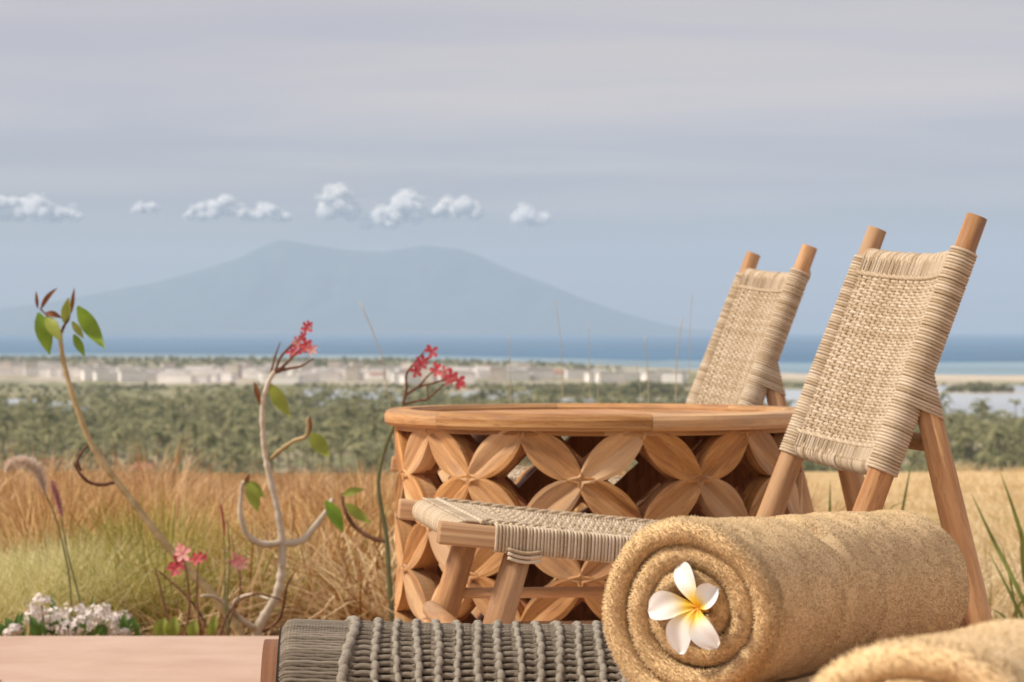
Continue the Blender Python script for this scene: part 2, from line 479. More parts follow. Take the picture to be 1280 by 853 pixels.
# ---- volcano across the strait
prof = np.array([(-900, 414), (-500, 409), (-250, 400), (0, 386), (60, 378), (130, 365), (200, 352), (260, 335), (300, 322), (330, 307), (350, 299), (375, 303),
    (400, 308), (440, 313), (480, 315), (500, 311), (530, 307), (575, 311), (600, 320), (625, 332), (660, 346), (700, 361), (740, 378),
    (780, 391), (820, 403), (860, 411), (960, 417), (1100, 419)], float)
MD = 36000.0
xs = np.linspace(-15700, 4750, 320); yv = np.linspace(MD - 4600, MD + 3000, 90)
Xm, Ym = np.meshgrid(xs, yv, indexing='ij')
hp = np.interp(640 + Xm / MD * F, prof[:, 0], prof[:, 1])
top = (HY - hp) / F * MD + CZ + 62
dy = (Ym - MD)
fall = np.where(dy < 0, np.exp(-(np.abs(dy) / 2100) ** 1.5), np.exp(-(np.abs(dy) / 1600) ** 1.6))
gul = np.abs(fbm(Xm / 430 + 0.12 * np.abs(dy) / 430, dy / 2100, 4, 77) - .5) * 2
hz_ = np.maximum(top, 0) * fall * (1 - 0.5 * gul * sstep(60, 1500, np.abs(dy))) - 64
M_MT = plain('forested_slopes', (0.03, 0.058, 0.058), (0.075, 0.105, 0.095), 0.0034, 1.0, island=0.0)
obj('mountain', MB().grid(np.stack([Xm, Ym, hz_], -1)).mesh('mountain', M_MT), kind='structure')

# ---- terrace paved with large stone slabs
TE = 6.28
m, t, p = new_mat('terrace_stone')
tcn = N(t, 'ShaderNodeTexCoord'); oi = N(t, 'ShaderNodeObjectInfo')
n_ = noise(t, tcn.outputs['Object'], 5.0, 6.0, 0.6); n2_ = noise(t, tcn.outputs['Object'], 90.0, 3.0, 0.6)
mpn = N(t, 'ShaderNodeMapping'); mpn.inputs['Scale'].default_value = (1.2, 2.6, 1.0); t.links.new(tcn.outputs['Object'], mpn.inputs[0])
n3_ = noise(t, mpn.outputs[0], 1.6, 4.0, 0.6)
c = ramp(t, n_, [(0.3, (0.50, 0.335, 0.24)), (0.7, (0.60, 0.43, 0.325))])
c = mix_col(t, map_range(t, n3_, 0.45, 0.7, 0, 0.35), c, (0.64, 0.49, 0.39))
c = mix_col(t, map_range(t, n2_, 0.55, 0.75, 0, 0.3), c, (0.40, 0.25, 0.17))
hs = N(t, 'ShaderNodeHueSaturation'); t.links.new(map_range(t, oi.outputs['Random'], 0, 1, 0.95, 1.04, False), hs.inputs['Value']); t.links.new(c, hs.inputs['Color'])
t.links.new(hs.outputs[0], p.inputs['Base Color']); p.inputs['Roughness'].default_value = 0.8
bump(t, p, n2_, 0.25, 0.002)
M_STONE = m
def box_mb(x0, x1, y0, y1, z0, z1, bev=0.004):
    ax = [(x0, x0 + bev), (x1, x1 - bev)]
    mb = MB()
    zs = [z0, z1 - bev, z1]
    V = []
    for z, ins in ((z0, 0), (z1 - bev, 0), (z1, bev)):
        V += [(x0 + ins, y0 + ins, z), (x1 - ins, y0 + ins, z), (x1 - ins, y1 - ins, z), (x0 + ins, y1 - ins, z)]
    Q = [(3, 2, 1, 0), (8, 9, 10, 11)]
    for l in (0, 4):
        for k in range(4): Q.append((l + k, l + (k + 1) % 4, l + 4 + (k + 1) % 4, l + 4 + k))
    return mb.add(V, Q)
M_BED = plain('terrace_core', (0.36, 0.26, 0.18), (0.46, 0.34, 0.25), 5.0, 0.9, island=0.0)
terr = obj('terrace', box_mb(-8.4, 8.4, -6.0, TE - 0.012, -0.60, -0.006, 0.002).mesh('terrace', M_BED, False), kind='structure')
SLX, SLY = 1.35, 0.78
slab_me = box_mb(0.0015, SLX - 0.0015, 0.0015, SLY - 0.0015, -0.045, 0.0, 0.0025).mesh('slab', M_STONE, False)
for r_ in range(9):
    for q in range(-5, 6):
        x = q * SLX + (0.60 if r_ % 2 else 0.0) - 0.21
        if x < -8.3 or x + SLX > 8.35: continue
        if r_ > 4 and abs(x + SLX / 2) > 4.5: continue
        obj('slab', slab_me, terr, loc=(x, TE - (r_ + 1) * SLY, 0))

# ---- haze over the whole view
def build_haze():
    m = bpy.data.materials.new('haze_air'); m.use_nodes = True; t = m.node_tree
    t.nodes.remove(t.nodes['Principled BSDF'])
    v = t.nodes.new('ShaderNodeVolumePrincipled')
    v.inputs['Color'].default_value = (0.67, 0.83, 1.0, 1)
    v.inputs['Density'].default_value = HAZE
    v.inputs['Anisotropy'].default_value = 0.0
    t.links.new(v.outputs[0], t.nodes['Material Output'].inputs['Volume'])
    x0, x1, y0, y1, z0, z1 = -48000, 48000, -3000, 44000, -69, 1160
    V = [(x, y, z) for z in (z0, z1) for x, y in ((x0, y0), (x1, y0), (x1, y1), (x0, y1))]
    Q = [(3, 2, 1, 0), (4, 5, 6, 7), (0, 1, 5, 4), (1, 2, 6, 5), (2, 3, 7, 6), (3, 0, 4, 7)]
    obj('haze', MB().add(V, Q).mesh('haze', m, False), kind='stuff')
HAZE = 4.3e-5
build_haze()

# ---- cumulus beyond the mountain
m, t, p = new_mat('cloud_vapour')
p.inputs['Base Color'].default_value = (0.97, 0.97, 0.97, 1); p.inputs['Roughness'].default_value = 1.0; p.inputs['Specular IOR Level'].default_value = 0.0
p.inputs['Subsurface Weight'].default_value = 0.0
tr = N(t, 'ShaderNodeBsdfTranslucent'); tr.inputs['Color'].default_value = (0.97, 0.97, 0.97, 1)
mx = N(t, 'ShaderNodeMixShader'); mx.inputs[0].default_value = 0.3
t.links.new(p.outputs[0], mx.inputs[1]); t.links.new(tr.outputs[0], mx.inputs[2]); t.links.new(mx.outputs[0], t.nodes['Material Output'].inputs['Surface'])
M_CLOUD = m
M_WISP, t, p = new_mat('cloud_wisps')
p.inputs['Base Color'].default_value = (0.97, 0.97, 0.97, 1); p.inputs['Roughness'].default_value = 1.0; p.inputs['Specular IOR Level'].default_value = 0.0
tr = N(t, 'ShaderNodeBsdfTransparent'); mx = N(t, 'ShaderNodeMixShader'); mx.inputs[0].default_value = 0.72
t.links.new(p.outputs[0], mx.inputs[1]); t.links.new(tr.outputs[0], mx.inputs[2]); t.links.new(mx.outputs[0], t.nodes['Material Output'].inputs['Surface'])
def cloud(px, py, w, h, seed, label, n=64):
    D = 47000.0
    c = W(px, py + h * .5, D); hw = w * 1.1 / F * D / 2; hh = h * 0.95 / F * D
    rg = np.random.default_rng(seed); mb = MB()
    th = np.linspace(.02, PI - .02, 9); ph = np.linspace(0, 2 * PI, 15, endpoint=False)
    TH, PH = np.meshgrid(th, ph, indexing='ij')
    d = np.stack([np.sin(TH) * np.cos(PH), np.sin(TH) * np.sin(PH), np.cos(TH)], -1)
    bumps = [(rg.uniform(-.6, .6), rg.uniform(.55, 1.0), rg.uniform(.25, .5)) for _ in range(3)]
    for k in range(n):
        u = rg.uniform(-1, 1)
        env = .42 + .62 * max([a * math.exp(-((u - x) / q) ** 2) for x, a, q in bumps]) * math.sqrt(max(0, 1 - u * u * .96))
        r = hh * rg.uniform(.10, .24) * (.55 + .6 * env)
        z = r * .75 + max(0, hh * env - 1.6 * r) * rg.uniform(0, 1) ** .7
        q = np.array([u * (hw - r), rg.uniform(-.5, .5) * hh * .6, z])
        P = d * (r * (.86 + .34 * fbm(PH * 1.9 + k * 3.7, TH * 2.6, 3, seed + k)))[..., None] * np.array([1.15, 1, .92]) + q
        mb.grid(P[:, ::-1], closed_u=True)
    base = np.concatenate(mb.V); th2 = np.linspace(.05, PI - .05, 5); ph2 = np.linspace(0, 2 * PI, 6, endpoint=False)
    T2, P2 = np.meshgrid(th2, ph2, indexing='ij'); d2 = np.stack([np.sin(T2) * np.cos(P2), np.sin(T2) * np.sin(P2), np.cos(T2)], -1)
    wm = MB()
    for k in range(n * 3):
        q = base[rg.integers(0, len(base))] + rg.normal(0, .035, 3) * hh
        wm.grid((d2 * (hh * rg.uniform(.04, .12) * (1 + .3 * rg.normal(0, 1, T2.shape)))[..., None] * np.array([1.4, 1, .8])[None, None] + q)[:, ::-1], closed_u=True)
    def soft(mm):
        nv_ = np.empty(len(mm.vertices) * 3, np.float32); mm.vertices.foreach_get('normal', nv_); nv_ = nv_.reshape(-1, 3)
        # scattered light softens the modelling of a cloud: lean the normals to the sunny side
        mm.normals_split_custom_set_from_vertices(_unit(nv_ + 1.3 * np.array([-.45, -.5, .6])).astype(np.float32))
        return mm
    o = obj('cloud', soft(mb.mesh('cloud', M_CLOUD)), loc=c)
    obj('wisps', soft(wm.mesh('wisps', M_WISP)), o, kind='stuff')
    tag(o, label, 'cloud', 'small cumulus clouds over the strait')
CL = 'small white cumulus cloud in the row over the volcano'
cloud(38, 256, 122, 46, 3, 'broad white cumulus cloud left of the volcano')
cloud(182, 258, 34, 18, 4, 'faint wisp of cloud between the larger cumulus')
cloud(270, 257, 74, 34, 5, 'low flat white cloud over the long left slope of the volcano')
cloud(335, 264, 52, 26, 6, 'small low white cloud just over the pointed summit of the volcano')
cloud(424, 251, 48, 46, 7, 'tall upright cumulus puff over the middle of the volcano')
cloud(474, 272, 50, 28, 8, 'low lump of cloud hanging under the biggest cumulus')
cloud(500, 255, 66, 46, 9, 'biggest heaped cumulus over the flat volcano top')
cloud(570, 257, 62, 34, 10, 'flat-based white cloud over the right shoulder of the volcano')
cloud(664, 264, 44, 34, 11, 'small round white cloud standing alone over the steep right slope of the volcano')

# =================================================================== FAR VEGETATION AND TOWN
M_TRUNK = plain('palm_trunk', (0.12, 0.09, 0.065), (0.19, 0.15, 0.11), 3.0, 0.9)
M_PALM = plain('palm_fronds', (0.12, 0.135, 0.05), (0.38, 0.36, 0.18), 0.03, 0.6, trans=.35, island=0.5)
M_BROAD = plain('broadleaf_foliage', (0.12, 0.135, 0.055), (0.36, 0.34, 0.17), 0.03, 0.7, trans=.35, island=0.5)
M_DRYTREE = plain('dry_foliage', (0.28, 0.24, 0.16), (0.46, 0.41, 0.30), 0.03, 0.8, trans=.3, island=0.5)
def palm_crown(seed, nf=12, segs=3):
    rg = np.random.default_rng(seed); V, Q = [], []
    for k in range(nf):
        az = k / nf * 2 * PI + rg.uniform(-.25, .25); up = rg.uniform(-.25, 0.95); L = rg.uniform(.85, 1.15) * 4.0
        pts = []
        for s in range(segs + 1):
            u = s / segs
            rad = L * (u * math.cos(up * .8)) ; z = L * (u * math.sin(up * .9) - u * u * 0.62)
            pts.append((rad * math.cos(az), rad * math.sin(az), z))
        wv = [0.16, .62, .55, .06] if segs == 3 else [0.2, .6, .05]
        sx, sy = -math.sin(az), math.cos(az)
        b = len(V)
        for (x, y, z), ww in zip(pts, wv):
            V += [(x - sx * ww, y - sy * ww, z - ww * .55), (x, y, z), (x + sx * ww, y + sy * ww, z - ww * .55)]
        for s in range(segs):
            i = b + s * 3
            Q += [(i, i + 1, i + 4, i + 3), (i + 1, i + 2, i + 5, i + 4)]
    return np.array(V), np.array(Q)
def trunk_arr(h, lean):
    s = np.linspace(0, 1, 4)
    P = np.stack([lean * s * s, 0 * s, h * s], -1)
    mb = MB().tubes(P, np.linspace(.22, .13, 4), 5, ref=(0, 1, 0), caps=False)
    return np.concatenate(mb.V), np.concatenate(mb.Q)
def leaf_blob(seed, n=80, a=(2.6, 2.6, 2.0), size=.85):
    rg = np.random.default_rng(seed)
    lob = rg.normal(0, 1, (7, 3)); lob = lob / np.linalg.norm(lob, axis=1, keepdims=True) * rg.uniform(.35, .75, (7, 1))
    c = lob[rg.integers(0, 7, n)] + rg.normal(0, .22, (n, 3))
    c = c * np.array(a); c[:, 2] = np.abs(c[:, 2] + a[2] * .55)
    u = _unit(rg.normal(0, 1, (n, 3))); v = _unit(np.cross(u, rg.normal(0, 1, (n, 3))))
    s = rg.uniform(.5, 1.1, (n, 1)) * size
    V = np.stack([c - u * s - v * s * .6, c + u * s - v * s * .6, c + u * s + v * s * .6, c - u * s + v * s * .6], 1).reshape(-1, 3)
    return V, np.arange(n * 4).reshape(-1, 4)
def in_lagoon(x, y):
    D = y; px = 640 + x / y * F; py = HY + (CZ - WATER_Z) / y * F
    m = np.zeros_like(x, bool)
    for (x0, x1, y0, y1) in LAG:
        m |= (px > x0 - 4) & (px < x1 + 4) & (py > y0 - 1) & (py < y1 + 3)
    return m
def scatter(name, tmpl, n, d0, d1, tmax, hscale, mat_, dens_seed, thresh, seed, kindname, drop_fn=None):
    """one far-off mass of trees: copies of a few templates merged into one mesh"""
    rg = np.random.default_rng(seed)
    y = np.sqrt(rg.uniform(d0 ** 2, d1 ** 2, n)); x = rg.uniform(-tmax, tmax, n) * y
    keep = (fbm(x / 75, y / 75, 3, dens_seed) > thresh) & ~in_lagoon(x, y)
    if drop_fn is not None: keep &= ~drop_fn(x, y)
    x, y = x[keep], y[keep]
    mb = MB(); which = rg.integers(0, len(tmpl), len(x))
    for k, (V, Q) in enumerate(tmpl):
        s = which == k
        if not s.any(): continue
        a = rg.uniform(0, 2 * PI, s.sum()); sc = rg.uniform(*hscale, s.sum())
        ca, sa = np.cos(a), np.sin(a)
        X = (V[None, :, 0] * ca[:, None] - V[None, :, 1] * sa[:, None]) * sc[:, None] + x[s][:, None]
        Y = (V[None, :, 0] * sa[:, None] + V[None, :, 1] * ca[:, None]) * sc[:, None] + y[s][:, None]
        Z = V[None, :, 2] * sc[:, None] + terrain_h(x[s], y[s])[:, None] - .1
        P = np.stack([X, Y, Z], -1)
        QQ = (Q[None] + (np.arange(s.sum()) * len(V))[:, None, None]).reshape(-1, 4)
        mb.add(P.reshape(-1, 3), QQ)
    o = obj(name, mb.mesh(name, mat_, False), kind='stuff')
    return o
palm_t, bush_t, dry_t = [], [], []
for k in range(6):
    h = 6.5 + k * .8
    V1, Q1 = palm_crown(k, 11, 2); tv, tq = trunk_arr(h, .6 * (k % 3 - 1))
    V1 = V1 + np.array([.6 * (k % 3 - 1), 0, h])
    palm_t.append((np.concatenate([V1, tv]), np.concatenate([Q1, tq + len(V1)])))
    b = leaf_blob(50 + k, 84, (2.6, 2.6, 2.3), .52); tv, tq = trunk_arr(2.6, 0)
    b = (b[0] + np.array([0, 0, 1.2]), b[1]); bush_t.append((np.concatenate([b[0], tv]), np.concatenate([b[1], tq + len(b[0])])))
    b = leaf_blob(80 + k, 34, (2.2, 2.2, 1.5), .7); dry_t.append((b[0] + np.array([0, 0, .4]), b[1]))
bush_lo = [leaf_blob(70 + k, 26, (2.6, 2.6, 2.2), 1.3) for k in range(5)]
f1 = scatter('palm_grove', palm_t, 3200, 1060, 2080, 0.215, (0.9, 1.9), M_PALM, 201, .40, 11, 'palm')
tag(f1, 'mass of coconut palms covering the plain behind the dry grass', 'palm grove')
f2 = scatter('broadleaf_wood', bush_t, 2100, 1040, 2250, 0.215, (.45, 2.0), M_BROAD, 301, .46, 12, 'tree')
tag(f2, 'dense green broadleaf trees filling gaps between the palms on the plain', 'wood')
f3 = scatter('dry_scrub', dry_t, 3000, 1040, 2000, 0.215, (.6, 1.3), M_DRYTREE, 401, .42, 13, 'scrub')
tag(f3, 'grey-brown dry scrub between the green trees on the plain', 'scrub')
f4 = scatter('mangrove_belt', bush_lo, 3600, 2300, 3050, 0.24, (.6, 1.1), M_BROAD, 501, .42, 14, 'tree')
tag(f4, 'low hazy mangroves between the lagoons and the far town', 'mangroves')
f5 = scatter('coastal_wood', bush_lo, 3600, 4300, 6200, 0.24, (1.0, 2.0), M_BROAD, 601, .33, 15, 'tree', lambda x, y: y > coast_D(x / y) - 260)
tag(f5, 'thin dark line of trees along the shore behind the far town', 'wood')

# single trees that stand out of the mass
def far_palm_parts():
    out = []
    for k in range(4):
        h = 9.0 + k
        tv, tq = trunk_arr(h, .9 * (k - 1.5) * .5)
        V1, Q1 = palm_crown(30 + k, 14, 3)
        out.append((MB().add(tv, tq).mesh('trunk', M_TRUNK), MB().add(V1 + np.array([.9 * (k - 1.5) * .5, 0, h]), Q1).mesh('crown', M_PALM, False)))
    return out
PP = far_palm_parts()
for k in range(64):
    for _ in range(30):
        px = rng.uniform(4, 1276); 
        if 480 < px < 985: continue
        D = rng.uniform(1120, 1900); x = (px - 640) / F * D
        if not in_lagoon(np.array([x]), np.array([D]))[0]: break
    if 480 < px < 985: continue
    o = thing('palm_tree', 'taller coconut palm rising out of the grove on the plain', 'palm tree', (x, D, float(terrain_h(x, D)) - .1), rng.uniform(0, 6), 'palms rising out of the far grove')
    s = rng.uniform(.95, 1.35); o.scale = (s, s, s)
    a = PP[k % 4]; obj('trunk', a[0], o); obj('crown', a[1], o)
BT = []
for k in range(3):
    b = leaf_blob(140 + k, 260, (4.6, 4.6, 3.2), .75); tv, tq = trunk_arr(4.0, .2)
    BT.append((MB().add(tv, tq).mesh('trunk', M_TRUNK), MB().add(b[0] + np.array([0, 0, 2.6]), b[1]).mesh('crown', M_BROAD, False)))
def big_tree(px, py, s, k, label):
    D = py_to_D(py, PLZ); x = (px - 640) / F * D
    o = thing('broadleaf_tree', label, 'tree', (x, D, float(terrain_h(x, D)) - .1), k * 1.3, 'large trees on the plain')
    o.scale = (s, s, s * 1.1); obj('trunk', BT[k % 3][0], o); obj('crown', BT[k % 3][1], o)
big_tree(38, 528, 1.75, 0, 'big round tree standing alone before the left lagoon')
big_tree(120, 588, 1.2, 1, 'dark bushy tree at the foot of the palm grove near the red roofs')
big_tree(600, 505, 1.3, 2, 'bushy tree at the lagoon edge behind the carved table')
big_tree(1205, 560, 1.3, 1, 'bushy green tree on the plain right of the rope chair')
big_tree(1262, 548, 1.2, 0, 'rounded tree on the plain near the wide lagoon')

def islet(px0, px1, py_base, hgt, n, seed, label):
    D = py_to_D(py_base, WATER_Z); rg = np.random.default_rng(seed)
    mb = MB(); wd = (px1 - px0) / F * D
    for k in range(n):
        u = rg.uniform(-1, 1); env = math.sqrt(max(0.05, 1 - u * u))
        V, Q = bush_t[rg.integers(0, 6)]
        s = hgt / 5.0 * rg.uniform(.6, 1.0) * (.35 + .65 * env)
        mb.add(V * s + np.array([u * wd / 2, rg.uniform(-1, 1) * 40 * env, -.4]), Q)
    o = thing('mangrove_islet', label, 'islet', ((((px0 + px1) / 2) - 640) / F * D, D, WATER_Z))
    obj('mangroves', mb.mesh('mangroves', M_BROAD, False), o, kind='stuff')
    th = np.linspace(0, 2 * PI, 40, endpoint=False); rr = 1.0 + .2 * vnoise(np.cos(th) * 2 + 4, np.sin(th) * 2 + 4, seed)
    P1 = np.stack([np.cos(th) * wd * .53 * rr, np.sin(th) * 52 * rr, np.full(40, .35)], -1); P2 = P1 * np.array([1.06, 1.06, 0]) - np.array([0, 0, .6])
    mb = MB().add(np.concatenate([P1, P2]), [(i, (i + 1) % 40, 40 + (i + 1) % 40, 40 + i) for i in range(40)][::1])
    mb.add(np.concatenate([P1, [[0, 0, .5]]]), None, [(40, i, (i + 1) % 40) for i in range(40)])
    obj('shore', mb.mesh('shore', M_BEACH), o)
M_BEACH = plain('pale_sand', (0.50, 0.44, 0.35), (0.62, 0.56, 0.47), .05, .95, island=0)
islet(1184, 1268, 491, 12, 70, 5, 'small mangrove islet in the wide lagoon beside the rope chair')
islet(668, 762, 497, 14, 70, 6, 'long mangrove islet behind the carved table, left half')
islet(752, 856, 497, 17, 80, 7, 'long mangrove islet behind the carved table, right half')

# ---- far coastal town
M_WHITE = plain('white_render', (0.82, 0.78, 0.75), (0.90, 0.87, 0.84), .3, .8, island=0.0)
M_CREAM = plain('cream_render', (0.52, 0.46, 0.39), (0.68, 0.61, 0.53), .3, .8, island=0.0)
M_RROOF = plain('red_tiles', (0.32, 0.15, 0.10), (0.44, 0.24, 0.17), .6, .85, island=0.0)
M_GROOF = plain('grey_roof', (0.40, 0.38, 0.36), (0.55, 0.53, 0.50), .6, .8, island=0.0)
M_PANE = plain('dark_window', (0.05, 0.06, 0.07), (0.09, 0.10, 0.11), .6, .3, island=0.0)
def house_meshes(w, d, h, roof):
    wl = box_mb(-w / 2, w / 2, -d / 2, d / 2, 0, h, .05)
    if roof == 'flat':
        rf = box_mb(-w / 2 - .35, w / 2 + .35, -d / 2 - .35, d / 2 + .35, h - .02, h + .35, .08)
        for s in (-1, 1): rf.add(*box_parts(s * (w / 2 + .2) - .12, s * (w / 2 + .2) + .12, -d / 2 - .3, d / 2 + .3, h + .3, h + .9))
        rf.add(*box_parts(-w / 2 - .3, w / 2 + .3, -d / 2 - .34, -d / 2 - .1, h + .3, h + .88))
    else:
        e = .7; rh = h * .38 + .6
        V = [(-w / 2 - e, -d / 2 - e, h - .1), (w / 2 + e, -d / 2 - e, h - .1), (w / 2 + e, d / 2 + e, h - .1), (-w / 2 - e, d / 2 + e, h - .1), (-w / 4, 0, h + rh), (w / 4, 0, h + rh)]
        rf = MB().add(V, [(0, 1, 5, 4), (2, 3, 4, 5), (3, 2, 1, 0)], [(1, 2, 5), (3, 0, 4)])
    pn = MB()
    nx = max(2, int(w / 3)); nz = max(1, int(h / 3.2))
    for i in range(nx):
        for k in range(nz):
            cx_ = -w / 2 + (i + .5) * w / nx; cz_ = 1.7 + k * h / nz
            pn.add(*box_parts(cx_ - .55, cx_ + .55, -d / 2 - .04, -d / 2 + .1, cz_ - .7, cz_ + .7))
    return wl, rf, pn
def box_parts(x0, x1, y0, y1, z0, z1):
    V = [(x, y, z) for z in (z0, z1) for x, y in ((x0, y0), (x1, y0), (x1, y1), (x0, y1))]
    return V, [(3, 2, 1, 0), (4, 5, 6, 7), (0, 1, 5, 4), (1, 2, 6, 5), (2, 3, 7, 6), (3, 0, 4, 7)]
HM = []
for (w_, d_, h_, rf, mw, mr, lab) in [(11, 9, 6.0, 'flat', M_WHITE, M_WHITE, 'white flat-roofed house in the far coastal town'),
        (17, 10, 7.5, 'flat', M_WHITE, M_GROOF, 'wide white block with a grey roof in the far coastal town'),
        (10, 8, 4.0, 'hip', M_WHITE, M_RROOF, 'white house with a reddish hipped roof in the far coastal town'),
        (13, 9, 4.6, 'hip', M_CREAM, M_GROOF, 'cream house with a pale hipped roof in the far coastal town'),
        (24, 11, 6.0, 'flat', M_WHITE, M_WHITE, 'long low white building in the far coastal town'),
        (9, 9, 11.0, 'flat', M_CREAM, M_GROOF, 'tall cream block in the far coastal town')]:
    a, b, c_ = house_meshes(w_, d_, h_, rf)
    HM.append((a.mesh('wall', mw, False), b.mesh('roof', mr, False), c_.mesh('windows', M_PANE, False), lab))
def town_house(px, py, k, rz):
    D = py_to_D(py, PLZ); x = (px - 640) / F * D
    wl, rf, pn, lab = HM[k]
    o = thing('town_house', lab, 'house', (x, D, float(terrain_h(x, D)) - .2), rz, 'buildings of the far coastal town')
    obj('wall', wl, o); obj('roof', rf, o); o.scale = (1.7, 1.5, 1.45)
    return o
rt = np.random.default_rng(99)
for k in range(250):
    px = rt.uniform(-12, 660) if k < 220 else rt.uniform(640, 860)
    lo, hi = (463, 481) if px > 110 else (460, 474)
    py = rt.triangular(lo, (lo + hi) / 2 - 2, hi)
    if px > 660: py = rt.uniform(470, 479)
    town_house(px, py, int(rt.choice(6, p=[.34, .24, .10, .08, .20, .04])), rt.uniform(-.5, .5))
o = town_house(22, 459, 5, .1); o['label'] = 'slender tower rising over the far coastal town'; o['category'] = 'tower'; o.scale = (.55, .55, 1.35); o.name = 'tower'; del o['group']

def grove_house(px, py, w_, rz, label):
    D = py_to_D(py, PLZ); x = (px - 640) / F * D
    o = thing('grove_house', label, 'house', (x, D, float(terrain_h(x, D)) - .2), rz)
    wl, rf, pn = house_meshes(w_, 6, 3.4, 'hip')
    obj('wall', wl.mesh('wall', M_CREAM, False), o); obj('roof', rf.mesh('roof', M_RROOF, False), o)
    me = MB().add(*box_parts(-.5, .5, -3.05, -2.9, .2, 2.3)).mesh('door', M_PANE, False); obj('door', me, o)
    o.scale = (1.25, 1.25, 1.25)
grove_house(22, 592, 8, .3, 'house with a pinkish red roof among palms behind the fluffy grass plume')
grove_house(60, 590, 9, -.5, 'house with a pinkish red roof among palms beside the dark bushy tree')
grove_house(178, 598, 7, .2, 'small red-roofed house just above the dry grass, right of the leafy stem')
grove_house(245, 515, 8, .4, 'small pale house half hidden high in the palm grove')

# =================================================================== CARVED TABLE
TX, TY = (748 - 640) / F * 5.0, 5.0
T_R = 0.366           # rim radius
T_H = 0.524
L_R = 0.350           # outer radius of the carved drum
table = thing('carved_table', 'round wooden table with a carved lattice drum of four-petal flowers', 'table', (TX, TY, 0))
NS = 11               # flowers round the drum
ROWS = 3
z_top = T_H - 0.027; z_bot = 0.022
rowh = (z_top - z_bot) / ROWS
def petal_mesh(dirn):
    """one carved leaf between two nodes; dirn +1 leans right going up"""
    ha = PI / NS * 1.02; hv = rowh / 2 * 1.02
    nu, nv = 14, 8
    L = math.hypot(ha * L_R, hv)
    u = np.linspace(0, 1, nu + 1); v = np.linspace(-1, 1, nv + 1)
    U, Vv = np.meshgrid(u, v, indexing='ij')
    wid = 0.5 * (0.45 * L) * np.sin(PI * (0.085 + 0.83 * U)) ** 1.0
    ux, uz = dirn * ha * L_R / L, hv / L
    px_ = U * dirn * ha * L_R - uz * Vv * wid
    pz_ = U * hv + ux * Vv * wid
    groove = 0.0090 * (1 - np.abs(Vv)) ** 1.15 * np.minimum(1, wid / 0.02) + 0.0025 * (np.abs(Vv) > .99)
    def surf(rad):
        ang = px_ / L_R
        return np.stack([rad * np.sin(ang), -rad * np.cos(ang), pz_], -1)
    Fo = surf(L_R - groove); Bk = surf(np.full_like(U, L_R - 0.032))
    mb = MB()
    uvs = np.stack([Vv * wid + .1, U * L], -1)
    mb.grid(Fo[:, ::-1], uvs[:, ::-1]) if dirn * 1 > 0 else mb.grid(Fo[:, ::-1], uvs[:, ::-1])
    mb.grid(Bk, uvs)
    for e in (0, -1):
        S = np.stack([Fo[:, e], Bk[:, e]], 1); su = np.stack([np.stack([np.zeros(nu + 1), u * L], -1), np.stack([np.full(nu + 1, .032), u * L], -1)], 1)
        mb.grid(S if e == -1 else S[:, ::-1], su if e == -1 else su[:, ::-1])
    for e in (0, -1):
        mb.grid(np.stack([Fo[e], Bk[e]], 0))
    me = mb.mesh('carved_petal', M_TEAK, False)
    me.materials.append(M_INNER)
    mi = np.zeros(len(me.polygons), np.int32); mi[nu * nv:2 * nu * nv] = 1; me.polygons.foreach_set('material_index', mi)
    return me
PM = {1: petal_mesh(1), -1: petal_mesh(-1)}
PH0 = R(-71.7)
for r_ in range(ROWS):
    zr = z_bot + r_ * rowh
    for k in range(NS):
        a = PH0 + k * 2 * PI / NS            # side node of this flower row (mid height)
        for (ang, z, dn) in ((a, zr + rowh / 2, 1), (a, zr + rowh / 2, -1), (a - PI / NS, zr, 1), (a + PI / NS, zr, -1)):
            o = obj('carved_petal', PM[dn], table, loc=(0, 0, z))
            o.rotation_euler = (0, 0, ang)
# dark panels behind the petals, each pierced by a diamond
def backing_mesh(half):
    ha = PI / NS; hv = rowh / 2; n = 8; hole = .56
    ang = np.linspace(0, 1, n + 1)
    if half == 0: cor = [(ha, 0), (0, hv), (-ha, 0), (0, -hv), (ha, 0)]
    elif half == 1: cor = [(ha, 0), (0, hv), (-ha, 0)]
    else: cor = [(-ha, 0), (0, -hv), (ha, 0)]
    O = np.concatenate([np.stack([np.linspace(a[0], b[0], n + 1), np.linspace(a[1], b[1], n + 1)], -1)[:-1] for a, b in zip(cor[:-1], cor[1:])] + [np.array([cor[-1]])])
    I = O * hole
    mb = MB(); ro, ri = L_R - .024, L_R - .046
    def P(A, r): return np.stack([r * np.sin(A[:, 0]), -r * np.cos(A[:, 0]), A[:, 1]], -1)
    def U(A): return np.stack([A[:, 0] * L_R, A[:, 1]], -1)
    mb.grid(np.stack([P(I, ro), P(O, ro)], 0), np.stack([U(I), U(O)], 0))
    mb.grid(np.stack([P(O, ri), P(I, ri)], 0), np.stack([U(O), U(I)], 0))
    mb.grid(np.stack([P(I, ri), P(I, ro)], 0), np.stack([U(I), U(I) + .02], 0))
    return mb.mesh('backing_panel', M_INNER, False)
BM = {h: backing_mesh(h) for h in (0, 1, 2)}
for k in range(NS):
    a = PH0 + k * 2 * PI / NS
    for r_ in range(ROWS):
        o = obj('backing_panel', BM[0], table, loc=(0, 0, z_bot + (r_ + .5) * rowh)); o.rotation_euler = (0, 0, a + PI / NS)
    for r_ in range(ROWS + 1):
        o = obj('backing_panel', BM[1 if r_ == 0 else 2 if r_ == ROWS else 0], table, loc=(0, 0, z_bot + r_ * rowh)); o.rotation_euler = (0, 0, a)
